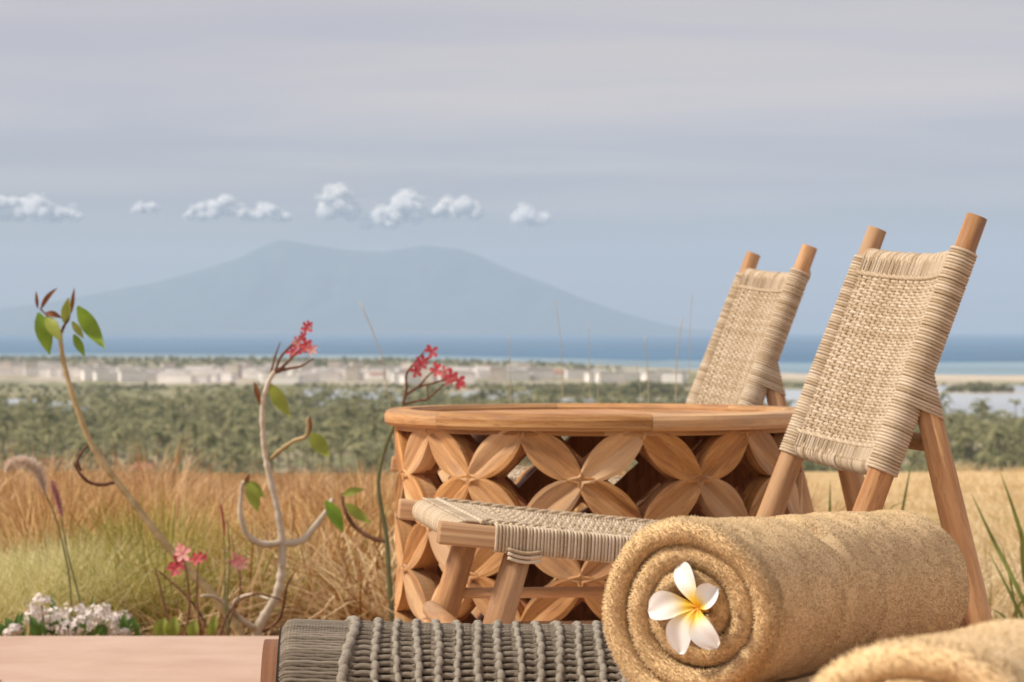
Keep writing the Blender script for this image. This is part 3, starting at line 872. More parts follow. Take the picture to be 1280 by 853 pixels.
# rim
def ring_arc(r0, r1, z0, z1, a0, a1, n=24, bev=0.004, mat_=M_TEAK, name='rim'):
    sec = [(r0, z0), (r0, z1 - bev), (r0 + bev, z1), (r1 - bev * 1.6, z1), (r1 - bev * .5, z1 - bev * .5), (r1, z1 - bev * 1.6), (r1, z0 + bev), (r1 - bev, z0), (r0, z0)]
    a = np.linspace(a0, a1, n + 1)
    P = np.array([[(r * math.sin(x), -r * math.cos(x), z) for (r, z) in sec] for x in a])
    cl = np.concatenate([[0], np.cumsum([math.hypot(sec[i + 1][0] - sec[i][0], sec[i + 1][1] - sec[i][1]) for i in range(len(sec) - 1)])])
    uv = np.array([[(c, x * r1) for c in cl] for x in a])
    mb = MB().grid(P[:, ::-1], uv[:, ::-1])
    for e in (0, -1):
        V = P[e][:-1]; c = V.mean(0)
        mb.add(np.concatenate([V, [c]]), None, [(len(V), i, (i + 1) % len(V)) if e == 0 else (len(V), (i + 1) % len(V), i) for i in range(len(V))])
    return mb.mesh(name, mat_, False)
segm = ring_arc(T_R - 0.050, T_R, z_top, T_H, 0.0009, 2 * PI / 6 - 0.0009, 26, 0.006, name='rim_segment')
for k in range(6):
    o = obj('rim_segment', segm, table); o.rotation_euler = (0, 0, R(12) + k * PI / 3)
# boarded top, set below the rim
M_TOP = wood('table_boards', (0.34, 0.14, 0.04), (0.50, 0.24, 0.08), (0.62, 0.33, 0.13))
nb = 7; rt_ = T_R - 0.0505
for k in range(nb):
    x0 = -rt_ + k * 2 * rt_ / nb + 0.0008; x1 = -rt_ + (k + 1) * 2 * rt_ / nb - 0.0008
    xs_ = np.linspace(x0, x1, 7)
    yb = np.sqrt(np.maximum(rt_ ** 2 - xs_ ** 2, 1e-6))
    top_ = np.array([[(x, -y, T_H - .010), (x, y, T_H - .010)] for x, y in zip(xs_, yb)])
    bot_ = top_ - np.array([0, 0, .018])
    mb = MB(); uvb = np.array([[(x, -y), (x, y)] for x, y in zip(xs_, yb)])
    mb.grid(top_[::-1], uvb[::-1]); mb.grid(bot_, uvb)
    for e in (0, -1): mb.grid(np.stack([top_[:, e], bot_[:, e]], 1)[::(1 if e else -1)])
    for e in (0, -1): mb.grid(np.stack([top_[e], bot_[e]], 1)[::(-1 if e else 1)])
    o = obj('board', mb.mesh('board', M_TOP, False), table); o.rotation_euler = (0, 0, R(20))
obj('base_ring', ring_arc(L_R - 0.052, L_R + 0.004, 0.0, z_bot + .006, 0, 2 * PI, 72, 0.003, name='base_ring'), table)
obj('top_ring', ring_arc(L_R - 0.051, L_R - 0.002, z_top - .008, z_top + .002, 0, 2 * PI, 72, 0.002, name='top_ring'), table)

# =================================================================== ROPE CHAIRS
CW = 0.525
def post_pt(z):                       # back post centre line (x, z) in chair space, x runs backwards
    return np.array([0.756 - 0.385 * (0.817 - z), 0, z])
PD = _unit(np.array([0.385, 0, 1.0]))           # post direction
PB = np.array([PD[2], 0, -PD[0]])               # backwards, square to the post
def rail_z(x): return 0.384 - 0.103 * x
PITCH = 0.0047; CR = 0.0024
def leg_line(z): return np.array([0.675 + 0.245 * (0.590 - z), 0, z])

def make_chair(label):
    root = thing('rope_chair', label, 'chair', group=None)
    # --- timber
    for y in (0.0, CW):
        pts = [post_pt(z) + np.array([0, y, 0]) for z in np.linspace(0.285, 0.817, 9)]
        rad = np.linspace(0.0205, 0.0150, 9)
        o = obj('back_post', MB().tubes(np.array(pts), rad, 20, ref=(0, 1, 0)).mesh('back_post', M_TEAK2), root)
        pts = np.array([leg_line(z) + np.array([0, y, 0]) for z in (0.600, 0.45, 0.3, 0.15, 0.0)])
        obj('rear_leg', MB().tubes(pts, np.array([.0165, .019, .0205, .0205, .0175]), 20, ref=(0, 1, 0)).mesh('rear_leg', M_TEAK2), root)
        f0 = np.array([0.112, y, rail_z(.112) - .010]); f1 = np.array([0.006, y, 0.0])
        obj('front_leg', MB().tubes(np.array([f0 + (f1 - f0) * s for s in (0, .3, .6, 1)]), np.array([.0185, .0205, .0205, .018]), 20, ref=(0, 1, 0)).mesh('front_leg', M_TEAK2), root)
        obj('seat_rail', MB().bar((0, y, rail_z(0)), (0.63, y, rail_z(.63)), 0.033, 0.031).mesh('seat_rail', M_TEAK2, True), root)
        # low side stretcher
        a = f0 + (f1 - f0) * ((f0[2] - .253) / f0[2]); b = leg_line(.250) + np.array([0, y, 0])
        obj('side_stretcher', MB().tubes(np.array([a, (a + b) / 2, b]), .0085, 14, ref=(0, 1, 0)).mesh('side_stretcher', M_TEAK2), root)
    zf = .228; xf = 0.112 - (0.112 - .006) * ((rail_z(.112) - .01 - zf) / (rail_z(.112) - .01))
    obj('front_stretcher', MB().tubes(np.array([(xf - .022, -.012, zf), (xf - .022, CW / 2, zf), (xf - .022, CW + .008, zf)]), .0135, 14, ref=(1, 0, 0)).mesh('front_stretcher', M_TEAK2), root)
    lz = leg_line(.50)
    obj('rear_stretcher', MB().tubes(np.array([lz + (0, 0, 0), lz + (0, CW / 2, 0), lz + (0, CW, 0)]), .0125, 14, ref=(1, 0, 0)).mesh('rear_stretcher', M_TEAK2), root)
    # --- bowed cross bars that carry the back
    SAG = 0.042
    def back_pt(a, z, off=0.0):
        """a across 0..1, z height on the post, off forwards from the panel"""
        P = np.stack([0.756 - 0.385 * (0.817 - z) + 0 * a, a * CW, z + 0 * a], -1)
        s = SAG * 4 * a * (1 - a) - 0.006
        return P + (s - off)[..., None] * PB
    aa = np.linspace(0, 1, 40)
    for zc, nm in ((0.772, 'top_bar'), (0.476, 'lower_bar')):
        P = back_pt(.015 + .97 * aa, np.full(40, zc), np.full(40, -.006))
        bar_o = obj(nm, MB().tubes(P, .0105, 12, ref=tuple(PD)).mesh(nm, M_TEAK2), root)
        # cord wound round the bar
        n = int(CW / PITCH) - 4; th = np.linspace(0, 2 * PI, 14, endpoint=False)
        ac = np.linspace(.035, .965, n)
        C = back_pt(ac, np.full(n, zc), np.full(n, -.006))
        rr = .0135 + .0008 * rng.normal(0, 1, n)
        Rg = C[:, None, :] + rr[:, None, None] * (np.cos(th)[None, :, None] * PB[None, None, :] + np.sin(th)[None, :, None] * PD[None, None, :])
        Rg[..., 1] += (th / (2 * PI))[None] * PITCH
        obj('bar_wrap', MB().tubes(Rg, CR, 5, ref=(0, 1, 0), closed=True).mesh('bar_wrap', M_ROPE), bar_o, kind='stuff')
    # --- woven back
    NC = 34
    z0, z1 = 0.505, 0.740
    nw = int((z1 - z0) * 1.07 / PITCH)
    zs_ = np.linspace(z0, z1, nw)
    a = np.linspace(0.0, 1.0, NC * 3 + 1)
    Wf = []
    for j in range(nw):
        amp = 0.0023 * np.cos(PI * (a * NC + j + .5)) * np.clip(np.minimum(a, 1 - a) * 20, 0, 1)
        endo = np.where((a < .02) | (a > .98), (-.009 if j % 2 else .004), 0)
        zz = zs_[j] + 0.0006 * np.sin(a * 40 + j) + (0.0016 if j % 2 else -.0016) * np.clip(1 - np.minimum(a, 1 - a) * 22, 0, 1)
        Wf.append(back_pt(a, zz, amp + .004 + endo))
    back = MB().tubes(np.array(Wf), CR, 5, ref=tuple(PD))
    zl = np.linspace(0.476, 0.772, nw * 2)
    Wp = []
    for i in range(NC):
        for s in (-1, 1):
            ac = np.full(len(zl), (i + .5) / NC + s * 0.0042)
            ph = np.cos(PI * ((i + .5) * 1.0 + (zl - z0) / (z1 - z0) * (nw - 1) + .5))
            inside = sstep(z0 - .012, z0 + .004, zl) * (1 - sstep(z1 - .004, z1 + .012, zl))
            off = .004 - 0.0026 * ph * inside + .004 * (1 - inside)
            # pinch together below and above the weave where cords run to the bar
            ac = ac + s * 0.0022 * (1 - inside)
            Wp.append(back_pt(ac, zl, off))
    back.tubes(np.array(Wp), CR * .95, 5, ref=(0, 1, 0))
    # border cords
    for zb in (z0 - .006, z1 + .006):
        for q in (0, 1):
            th = a * 95 + q * PI
            P = back_pt(a, np.full(len(a), zb) + .0018 * np.sin(th), .0085 + .0018 * np.cos(th))
            back.tubes(P, .0027, 6, ref=tuple(PD))
    obj('woven_back', back.mesh('woven_back', M_ROPE), root, kind='stuff')
    # --- cord wound round the posts; near the joint it takes in the rear leg too
    for y in (0.0, CW):
        rings = []
        th = np.linspace(0, 2 * PI, 26, endpoint=False)
        zr = np.arange(0.464, 0.770, PITCH * .935)
        for z in zr:
            c = post_pt(z); r0 = 0.0205 - (z - .305) / .512 * .0055 + CR * .9
            cb, sb = np.cos(th), np.sin(th)
            bx = r0 * cb; by = r0 * sb
            if 0.556 < z < 0.640:
                s = (0.675 + 0.245 * (0.590 - z) - c[0]) / 0.842
                ext = max(0.0, s + .020 - r0 + CR) if z > .5 else 0
                ext *= sstep(.640, .612, z) if True else 1
                bx = np.where(cb > 0, bx + ext, bx)
            P = c[None] + bx[:, None] * PB[None] + by[:, None] * np.array([[0, 1, 0]]) + (rng.normal(0, .0003)) * PD[None]
            P = P + (0.10 * bx)[:, None] * np.array([[0, 0, -.25]]) + np.array([[0, y, 0]])
            rings.append(P)
        obj('post_wrap', MB().tubes(np.array(rings), CR, 6, ref=tuple(PD), closed=True).mesh('post_wrap', M_ROPE), root, kind='stuff')
    # --- woven seat
    def seat_pt(x, b, off=0.0):
        z = rail_z(x) + 0.012 - 0.034 * 4 * b * (1 - b) * sstep(.06, .26, x)
        return np.stack([x + 0 * b, b * CW, z + off + 0 * b], -1)
    x0, x1 = 0.066, 0.560
    nw = int((x1 - x0) / PITCH); xw = np.linspace(x0, x1, nw)
    b = np.linspace(0, 1, NC * 3 + 1)
    Wf = []
    for j in range(nw):
        amp = 0.0023 * np.cos(PI * (b * NC + j + .5)) * np.clip(np.minimum(b, 1 - b) * 20, 0, 1)
        xx = xw[j] + 0.0006 * np.sin(b * 33 + j) + (0.0016 if j % 2 else -.0016) * np.clip(1 - np.minimum(b, 1 - b) * 22, 0, 1)
        Wf.append(seat_pt(xx, b, amp + .004 + np.where((b < .02) | (b > .98), (.003 if j % 2 else -.004), 0)))
    seat = MB().tubes(np.array(Wf), CR, 5, ref=(1, 0, 0))
    xl = np.linspace(0.036, 0.60, nw * 2); Wp = []
    for i in range(NC):
        for s in (-1, 1):
            bb = np.full(len(xl), (i + .5) / NC + s * .0042)
            ph = np.cos(PI * ((i + .5) + (xl - x0) / (x1 - x0) * (nw - 1) + .5))
            inside = sstep(x0 - .012, x0 + .004, xl)
            Wp.append(seat_pt(xl, bb, .004 - .0026 * ph * inside + .003 * (1 - inside)))
    seat.tubes(np.array(Wp), CR * .95, 5, ref=(0, 1, 0))
    for q in (0, 1):
        th = b * 95 + q * PI
        seat.tubes(seat_pt(x0 - .006 + .0018 * np.sin(th), b, .008 + .0018 * np.cos(th)), .0027, 6, ref=(1, 0, 0))
        th = xw * 180 + q * PI
        for be in (0.028, .972):
            seat.tubes(seat_pt(xw, np.full(len(xw), be) + .003 * np.sin(th), .009 + .0016 * np.cos(th)), .0026, 6, ref=(0, 1, 0))
    obj('woven_seat', seat.mesh('woven_seat', M_ROPE), root, kind='stuff')
    for y in (0.0, CW):
        # square wraps on the rails
        th = np.linspace(0, 2 * PI, 24, endpoint=False) + PI / 24
        ct = np.sign(np.cos(th)) * np.abs(np.cos(th)) ** .35; st = np.sign(np.sin(th)) * np.abs(np.sin(th)) ** .35
        rings = []
        for x in np.arange(0.078, 0.575, PITCH):
            r0 = .0165 + CR * .8
            jx = rng.normal(0, .00035)
            P = np.stack([x + jx + .0012 * st, y + ct * (.0165 + CR * .8), rail_z(x) + st * (.0155 + CR * .8)], -1)
            rings.append(P)
        wrap = MB().tubes(np.array(rings), CR, 6, ref=(1, 0, 0), closed=True)
        # lashing turns round the front leg head
        for k in range(3):
            xx = np.linspace(.092, .138, 9)
            P = np.stack([xx, np.full(9, y - (.0235 if y == 0 else -.0235)) , rail_z(xx) - .012 - k * .0062 - .004 * np.sin((xx - .092) / .046 * PI)], -1)
            wrap.tubes(P, CR * 1.05, 6, ref=(0, 1, 0))
        obj('rail_wrap', wrap.mesh('rail_wrap', M_ROPE), root, kind='stuff')
    # rope-covered bar at the front of the seat
    P = np.stack([np.full(12, .036), np.linspace(0, CW, 12), np.full(12, rail_z(.05) + .002)], -1)
    fb = obj('front_bar', MB().tubes(P, .0125, 12, ref=(1, 0, 0)).mesh('front_bar', M_TEAK2), root)
    n = int((CW - .04) / PITCH); th = np.linspace(0, 2 * PI, 14, endpoint=False)
    yc = np.linspace(.022, CW - .022, n)
    Rg = np.stack([.036 + .0155 * np.cos(th)[None] + 0 * yc[:, None], yc[:, None] + 0 * th[None], rail_z(.05) + .002 + .0155 * np.sin(th)[None] + 0 * yc[:, None]], -1)
    obj('bar_wrap', MB().tubes(Rg, CR, 5, ref=(0, 1, 0), closed=True).mesh('bar_wrap', M_ROPE), fb, kind='stuff')
    return root
chair = make_chair('low teak and woven rope chair standing before the table, rolled towel in front')
chair.location = (-0.10, 3.965, 0); chair.rotation_euler = (0, 0, R(8.1))
chair2 = copy_tree(chair)
chair2['label'] = 'teak and woven rope chair standing behind the carved table'
chair2.location = (-0.183, 5.468, 0); chair2.rotation_euler = (0, 0, R(7.0))
chair['group'] = chair2['group'] = 'rope chairs at the table'

# =================================================================== GREY ROPE STOOL
ST = thing('rope_stool', 'low stool with a rounded grey woven rope top and brown wooden ends', 'stool', (-0.265, 3.125, 0), R(2.0))
SW = 0.56; VR = 0.14; SZ = 0.349
def vault(x, phi, off=0.0):
    """x along the stool, phi from the crest towards the camera"""
    x = np.asarray(x, float); phi = np.asarray(phi, float)
    z = SZ - 0.010 * x - 0.006 * np.sin(np.clip(x / SW, 0, 1) * PI)
    return np.stack([x + 0 * phi, -(VR + off) * np.sin(phi) + 0 * x, z - VR + (VR + off) * np.cos(phi)], -1)
for x0, nm in ((0.0, 0), (SW - .016, 1)):
    ph = np.linspace(-1.25, 1.25, 21)
    Y = -VR * .93 * np.sin(ph); Z = SZ - VR - .012 + VR * .93 * np.cos(ph)
    top_ = np.stack([Y, Z], -1); bot_ = np.stack([np.sign(Y) * np.minimum(np.abs(Y), .14), np.zeros(21)], -1)
    A = np.array([[(x0, y, z) for y, z in top_], [(x0, y, z) for y, z in bot_]]); B = A + np.array([.016, 0, 0])
    mb = MB(); uv = A[..., 1:][..., ::1]
    mb.grid(A[:, ::-1], uv[:, ::-1]); mb.grid(B, uv)
    mb.grid(np.stack([A[0], B[0]], 0)[:, ::-1], np.stack([A[0][:, ::2], B[0][:, ::2]], 0)[:, ::-1])
    for e in (0, -1):
        mb.grid(np.stack([A[:, e], B[:, e]], 0), np.stack([np.stack([A[:, e, 0], A[:, e, 2]], -1), np.stack([B[:, e, 0], B[:, e, 2]], -1)], 0))
    obj('end_board', mb.mesh('end_board', M_BROWN, False), ST)
for yy_, zz_ in ((-.118, .19), (.118, .19), (0, .10)):
    obj('rail', MB().bar((.012, yy_, zz_), (SW - .012, yy_, zz_), .026, .03).mesh('rail', M_BROWN), ST)
# packed cords over the end rail
ns = int(2.3 / (.0047 / VR)); ph = np.linspace(-1.15, 1.15, ns)
xk = np.concatenate([[.0185, .019, .021, .0255], np.linspace(.032, .096, 10)]); dz_ = np.concatenate([[-.045, -.02, -.008, -.0015], np.zeros(10)])
Pk = []
for k, f in enumerate(ph):
    jj = .0007 * np.sin(np.arange(14) * 1.7 + k * 2.1)
    Pk.append(vault(xk, np.full(14, f) + jj / VR, dz_ - .001))
obj('packed_cords', MB().tubes(np.array(Pk), .0026, 6, ref=(0, .3, 1)).mesh('packed_cords', M_GREY), ST, kind='stuff')
# twined ridges
xr = [0.092] + list(.1205 + .0214 * np.arange(20))
nt_ = 150; phr = np.linspace(-1.15, 1.15, nt_ * 1)
for k, x in enumerate(xr):
    ph_f = np.linspace(-1.15, 1.15, 330)
    mb = MB(); wob = .0016 * np.sin(ph_f * 5 + k * 1.3) + (.005 * np.sin(ph_f * 4.2 + 1.2) if k == 0 else 0)
    pit = (.0105, .0125, .0118)[k % 3]; deep = (.38, .66, .55)[k % 3] if k else .28
    bead = np.abs(np.sin(ph_f * VR / pit * PI + k * .7)) ** .55
    rb = (.0054 if k == 0 else .0039 + .0005 * math.sin(k * 2.1))
    side_ = .0007 * np.sign(np.sin(ph_f * VR / pit * PI + k * .7))
    mb.tubes(vault(x + wob + side_, ph_f, .0030), rb * (1 - deep + deep * bead), 10, ref=(1, 0, 0), sx=.85)
    obj('twined_ridge', mb.mesh('twined_ridge', M_GREYL), ST)
# cords running between the ridges, crossing over and under
ns = int(2.3 / (.0047 / VR)); ph = np.linspace(-1.15, 1.15, ns)
xq = np.concatenate([[.09], np.arange(.1205 - .0107, .1205 + .0214 * 19.6, .0107)])
Pk = []
for k, f in enumerate(ph):
    i = np.arange(len(xq)); sg = np.where(((i // 2) + k) % 2 == 0, 1, -1) * np.where(i % 2 == 0, 0.2, 1.0)
    xf_ = np.linspace(xq[0], xq[-1], len(xq) * 2)
    s_i = np.interp(xf_, xq, sg)
    Pk.append(vault(xf_, f + .0034 / VR * s_i, -.0015 + .0016 * np.interp(xf_, xq, np.where((i + k) % 2 == 0, 1, -1))))
obj('cross_cords', MB().tubes(np.array(Pk), .0030, 6, ref=(0, .3, 1)).mesh('cross_cords', M_GREY), ST, kind='stuff')
# dark inner board under the cords
mb = MB(); f = np.linspace(-1.2, 1.2, 20)
mb.grid(np.array([vault(np.full(20, x), f, -.0075) for x in np.linspace(.017, SW - .017, 6)]))
obj('inner_board', mb.mesh('inner_board', plain('dark_webbing', (0.025, 0.02, 0.016), (0.045, 0.036, 0.028), 60, .95, island=0)), ST)

# =================================================================== BENCH AND TOWELS
BZ = 0.3334
bench = thing('teak_bench', 'low slatted teak bench under the rolled towels', 'bench', (0.52, 2.00, 0))
for k in range(7):
    x = -.325 + k * .1085
    obj('slat', MB().bar((x, -.80, BZ - .012), (x, .80, BZ - .012), .094, .024, ex=12).mesh('slat', M_TEAK), bench)
for sx_ in (-1, 1):
    for sy_ in (-1, 1):
        obj('leg', MB().bar((sx_ * .28, sy_ * .66, 0), (sx_ * .28, sy_ * .66, BZ - .06), .045, .045, ref=(1, 0, 0)).mesh('leg', M_TEAK), bench)
for sy_ in (-.66, .66):
    obj('cross_rail', MB().bar((-.37, sy_, BZ - .042), (.37, sy_, BZ - .042), .05, .04).mesh('cross_rail', M_TEAK), bench)

AX = np.array([.56, .83]); AX = AX / np.linalg.norm(AX)
def make_towel(seed, length, r0, taper, label, loc):
    """a towel folded lengthwise and rolled: a thick band with rounded folds wound into a spiral.
       local y runs along the roll from the near end, x to the right, z up"""
    rg = np.random.default_rng(seed)
    root = thing('rolled_towel', label, 'towel', loc, -math.atan2(AX[0], AX[1]), 'rolled towels on the bench')
    turns = 3.35; thick = r0 / (turns + .38)
    n = 300; s = np.linspace(0, 1, n)
    th = s * turns * 2 * PI
    rad = thick * .45 + s * turns * thick * .985
    rad = rad * (1 + .03 * np.sin(th * 1.0 + .6) + .03 * np.sin(th * 2.0 + 1) * (1 - .6 * s) + .05 * (1 - s) * np.sin(th * 1.37))
    hook = np.clip((s - .975) / .025, 0, 1)
    ang0 = R(-205)                 # where the loose edge ends: underneath, on the right
    # section: stadium in (radial, axial)
    half = thick * (.475 + .05 * np.sin(th * .61 + 1.2))[:, None]
    nc = 9
    a1 = np.linspace(-PI / 2, PI / 2, nc)
    ax_n = 26
    axs = np.linspace(0, 1, ax_n + 2)[1:-1]
    sec_r = np.concatenate([np.sin(a1), np.ones(ax_n), np.sin(a1[::-1]), -np.ones(ax_n)])
    sec_end = np.concatenate([np.zeros(nc), axs, np.ones(nc), axs[::-1]])      # 0 near .. 1 far
    sec_b = np.concatenate([-np.cos(a1), np.zeros(ax_n), np.cos(a1[::-1]), np.zeros(ax_n)])
    m = len(sec_r)
    push = .011 * fbm(th / 1.6, th * 0 + seed, 3, seed) + .004 * np.sin(th * .9 + seed)
    push = push - .010 * (1 - s) + .004
    PR = rad[:, None] + half * sec_r[None] * (1 - .35 * hook[:, None])
    yl = (half * .9 + sec_end[None] * (length - 2 * half)) + half * sec_b[None] + (1 - sec_end[None]) * -push[:, None] + sec_end[None] * push[:, None] * .7
    # lumps and soft creases
    A = (th + ang0)[:, None] + 0 * yl
    lump = .0042 * (fbm(A * 1.1 + 3, yl * 22, 3, seed + 5) - .5) * 2 + .0014 * (fbm(A * 3.1 + 13, yl * 70, 3, seed + 8) - .5) * 2
    crease = -.0045 * np.exp(-((yl - .14 - .02 * np.sin(A)) / .006) ** 2) - .0035 * np.exp(-((yl - .225 + .015 * np.sin(A * 1.3)) / .007) ** 2)
    outer = np.where(s[:, None] > .68, 1, .45) * np.where(sec_r[None] > 0, 1, 0.3)
    PR = PR + (lump + crease * outer) * np.where(sec_r[None] > -.9, 1, .4)
    sc = 1 - taper * np.clip(yl / length, 0, 1) ** 1.2
    # softened far and near rims of the outermost turn
    X = PR * sc * np.cos(A); Z = PR * sc * np.sin(A)
    # sits on the bench: flattened underneath
    rr0 = r0
    Z = np.maximum(Z, -rr0 * .965 + .002 * np.abs(np.sin(yl * 60)))
    Z = Z - rr0 * (1 - sc) * .9
    Z = Z + rr0 * .965
    P = np.stack([X, yl, Z], -1)
    mb = MB(); mb.grid(P, closed_u=True)
    for e in (0, n - 1):
        mb.add(np.concatenate([P[e], [P[e].mean(0)]]), None, [(m, (i + 1) % m, i) if e else (m, i, (i + 1) % m) for i in range(m)])
    obj('roll', mb.mesh('roll', M_TERRY), root)
    # looped pile: tiny tufts all over the outside and the near end
    du = np.roll(P, -1, 1) - P; dv = np.empty_like(P); dv[:-1] = P[1:] - P[:-1]; dv[-1] = dv[-2]
    Nn = _unit(np.cross(dv, du))
    radial = np.stack([np.cos(A), 0 * A, np.sin(A)], -1)
    area = np.linalg.norm(np.cross(dv, du), axis=2)
    vis = np.where((s[:, None] > 1 - 1.12 / turns) & (sec_r[None] > -.2), 1.0, 0.0)
    vis = np.maximum(vis, np.where((sec_end[None] < .03) & (s[:, None] >= 0), 1.25, 0.0) + 0 * s[:, None])
    vis = np.where(Z < .012, 0, vis)
    pr = (area * vis).ravel(); pr = pr / pr.sum()
    K = 112000 if seed == 3 else 50000
    idx = rg.choice(pr.size, K, p=pr); ii, jj = np.unravel_index(idx, area.shape)
    u = rg.uniform(0, 1, (K, 1)); v_ = rg.uniform(0, 1, (K, 1))
    base = P[ii, jj] + du[ii, jj] * u + dv[ii, jj] * v_
    nrm = Nn[ii, jj]
    sgn = np.sign((nrm * (radial[ii, jj] * np.sign(sec_r[jj] + 1e-9)[:, None] + np.array([[0, 1, 0]]) * (sec_b[jj] * 2)[:, None])).sum(1, keepdims=True)); nrm = nrm * sgn
    d = _unit(nrm + rg.normal(0, .40, (K, 3)) + np.array([[0, 0, -.10]]))
    tlen = rg.uniform(.0009, .0019, (K, 1)) * np.where(sec_end[jj] < .03, 2.1, 1.0)[:, None]; wd = rg.uniform(.00045, .0008, (K, 1))
    e1 = _unit(np.cross(nrm, rg.normal(0, 1, (K, 3)))); e2 = np.cross(nrm, e1)
    cor = [base + (e1 * math.cos(a_) + e2 * math.sin(a_)) * wd - nrm * .0005 for a_ in (0, 2 * PI / 3, 4 * PI / 3)]
    V = np.stack(cor + [base + d * tlen], 1).reshape(-1, 3)
    o_ = np.arange(K)[:, None] * 4
    mbp = MB().add(V, None, np.concatenate([o_ + np.array([[0, 1, 3]]), o_ + np.array([[1, 2, 3]]), o_ + np.array([[2, 0, 3]])]))
    pm = mbp.mesh('pile', M_PILE, True)
    outw = np.stack([(c_ - base) for c_ in cor] + [d * wd * .6], 1).reshape(-1, 3)
    vn = _unit(np.repeat(nrm, 4, 0) * 1.0 + _unit(outw) * .45 + np.repeat(rg.normal(0, .15, (K, 3)), 4, 0))
    pm.normals_split_custom_set_from_vertices(vn.astype(np.float32))
    obj('pile', pm, root, kind='stuff')
    return root
D1 = 2.55
c1 = W(868, 764, D1)
tw1 = make_towel(3, 0.425, 0.0830, .10, 'tan terry towel rolled up with a white frangipani flower in its end', (c1.x, c1.y, BZ))
tw2 = make_towel(8, 0.44, 0.0830, .06, 'tan rolled terry towel without a flower, partly cut off', (0.222, 1.565, BZ))

# ---- frangipani blossom
m, t, p = new_mat('frangipani_petal')
uvn = N(t, 'ShaderNodeTexCoord'); sp = N(t, 'ShaderNodeSeparateXYZ'); t.links.new(uvn.outputs['UV'], sp.inputs[0])
nz = noise(t, uvn.outputs['UV'], 14.0, 3.0, .6)
f_ = math_node(t, 'ADD', sp.outputs[1], math_node(t, 'MULTIPLY', math_node(t, 'SUBTRACT', nz, .5), .14))
c = ramp(t, f_, [(0.06, (0.80, 0.36, 0.012)), (0.20, (0.86, 0.58, 0.04)), (0.42, (0.80, 0.77, 0.62)), (0.6, (0.79, 0.78, 0.75))])
t.links.new(c, p.inputs['Base Color']); p.inputs['Roughness'].default_value = .55
p.inputs['Subsurface Weight'].default_value = .25; p.inputs['Subsurface Scale'].default_value = .004; p.inputs['Subsurface Radius'].default_value = (1, .8, .5)
M_FRANG = m
fr = thing('frangipani_flower', 'white frangipani flower with a yellow centre tucked in the towel end', 'flower')
# faces out of the roll's near end and a little up
ez = Vector((-AX[0] * .80 - .12, -AX[1], .16)).normalized()
exv = Vector((0, 0, 1)).cross(ez).normalized(); eyv = ez.cross(exv)
fc = W(884, 762, D1 - .006) + ez * .013
fr.matrix_world = Matrix((( exv.x, eyv.x, ez.x, fc.x), (exv.y, eyv.y, ez.y, fc.y), (exv.z, eyv.z, ez.z, fc.z), (0, 0, 0, 1)))
def flower_petal(L, wdt, cup, twist, curl):
    nu, nv = 16, 10
    u = np.linspace(0, 1, nu + 1); v = np.linspace(-1, 1, nv + 1); U, Vv = np.meshgrid(u, v, indexing='ij')
    w_ = wdt * (0.10 + 0.90 * np.sin(PI / 2 * np.clip(U / .62, 0, 1)) ** 1.25) * np.sqrt(np.clip(1 - np.clip((U - .60) / .40, 0, 1) ** 2.3, 0, 1))
    x = Vv * w_ + .003 * np.sin(U * PI); y = U * L
    z = cup * (Vv ** 2) * w_ / wdt * .010 + curl * (U ** 2) * .012 + twist * Vv * w_ * .5 + .006 * np.sin(U * PI) + .0006 * np.sin(Vv * 5 + U * 7)
    P = np.stack([x, y, z], -1)
    mb = MB(); uv = np.stack([Vv * .5 + .5, U], -1)
    mb.grid(P, uv); mb.grid((P - np.array([0, 0, .0009]))[:, ::-1], uv[:, ::-1])
    return mb.mesh('petal', M_FRANG)
KX = 1 / .80
for k, (dx, dy_, wd_, cup, tw, cu) in enumerate([(-30, 57, .0112, .4, .5, -.25), (-64, -7, .0124, .3, .45, -.2), (-23, -61, .0122, .3, .4, -.3), (25, -51, .0108, .3, .5, -.2), (24, 27, .0108, .9, -.2, .2)]):
    gx, gy = dx * KX / 1500, dy_ / 1500
    L = math.hypot(gx, gy)
    o = obj('petal', flower_petal(L, wd_, cup, tw, cu), fr, loc=(0, 0, .0006 * k)); o.rotation_euler = (0, 0, math.atan2(gy, gx) - PI / 2)
mb = MB().tubes(np.array([(0, 0, -.020), (0, 0, -.006), (0, 0, .0005)]), np.array([.0022, .0030, .0042]), 10, ref=(1, 0, 0))
obj('throat', mb.mesh('throat', plain('flower_throat', (0.72, 0.36, 0.03), (0.82, 0.50, 0.06), 300, .6, island=0)), fr)

# =================================================================== PLANTS BEHIND THE TERRACE
M_BARK = plain('grey_green_bark', (0.36, 0.26, 0.12), (0.60, 0.47, 0.26), 28.0, .85, island=0.0, bmp=.5, bdist=.004)
M_BARKP = plain('pale_bark', (0.50, 0.42, 0.31), (0.74, 0.65, 0.52), 24.0, .85, island=0.0, bmp=.5, bdist=.004)
M_TWIG = plain('brown_twig', (0.11, 0.045, 0.025), (0.24, 0.12, 0.07), 30.0, .8, island=0.2)
M_STEM = plain('dark_green_stem', (0.12, 0.12, 0.05), (0.24, 0.24, 0.11), 30.0, .7, island=0.2)
M_LEAF = plain('leaf', (0.14, 0.29, 0.025), (0.30, 0.44, 0.06), 22.0, .42, trans=.35, island=.4)
M_LEAFY = plain('young_leaf', (0.26, 0.33, 0.05), (0.42, 0.47, 0.10), 22.0, .45, trans=.35, island=.4)
M_LEAFB = plain('withered_leaf', (0.16, 0.06, 0.03), (0.32, 0.14, 0.06), 22.0, .7, trans=.2, island=.4)
M_PINK = plain('pink_petals', (0.62, 0.045, 0.075), (0.80, 0.20, 0.22), 60.0, .6, trans=.25, island=.7)
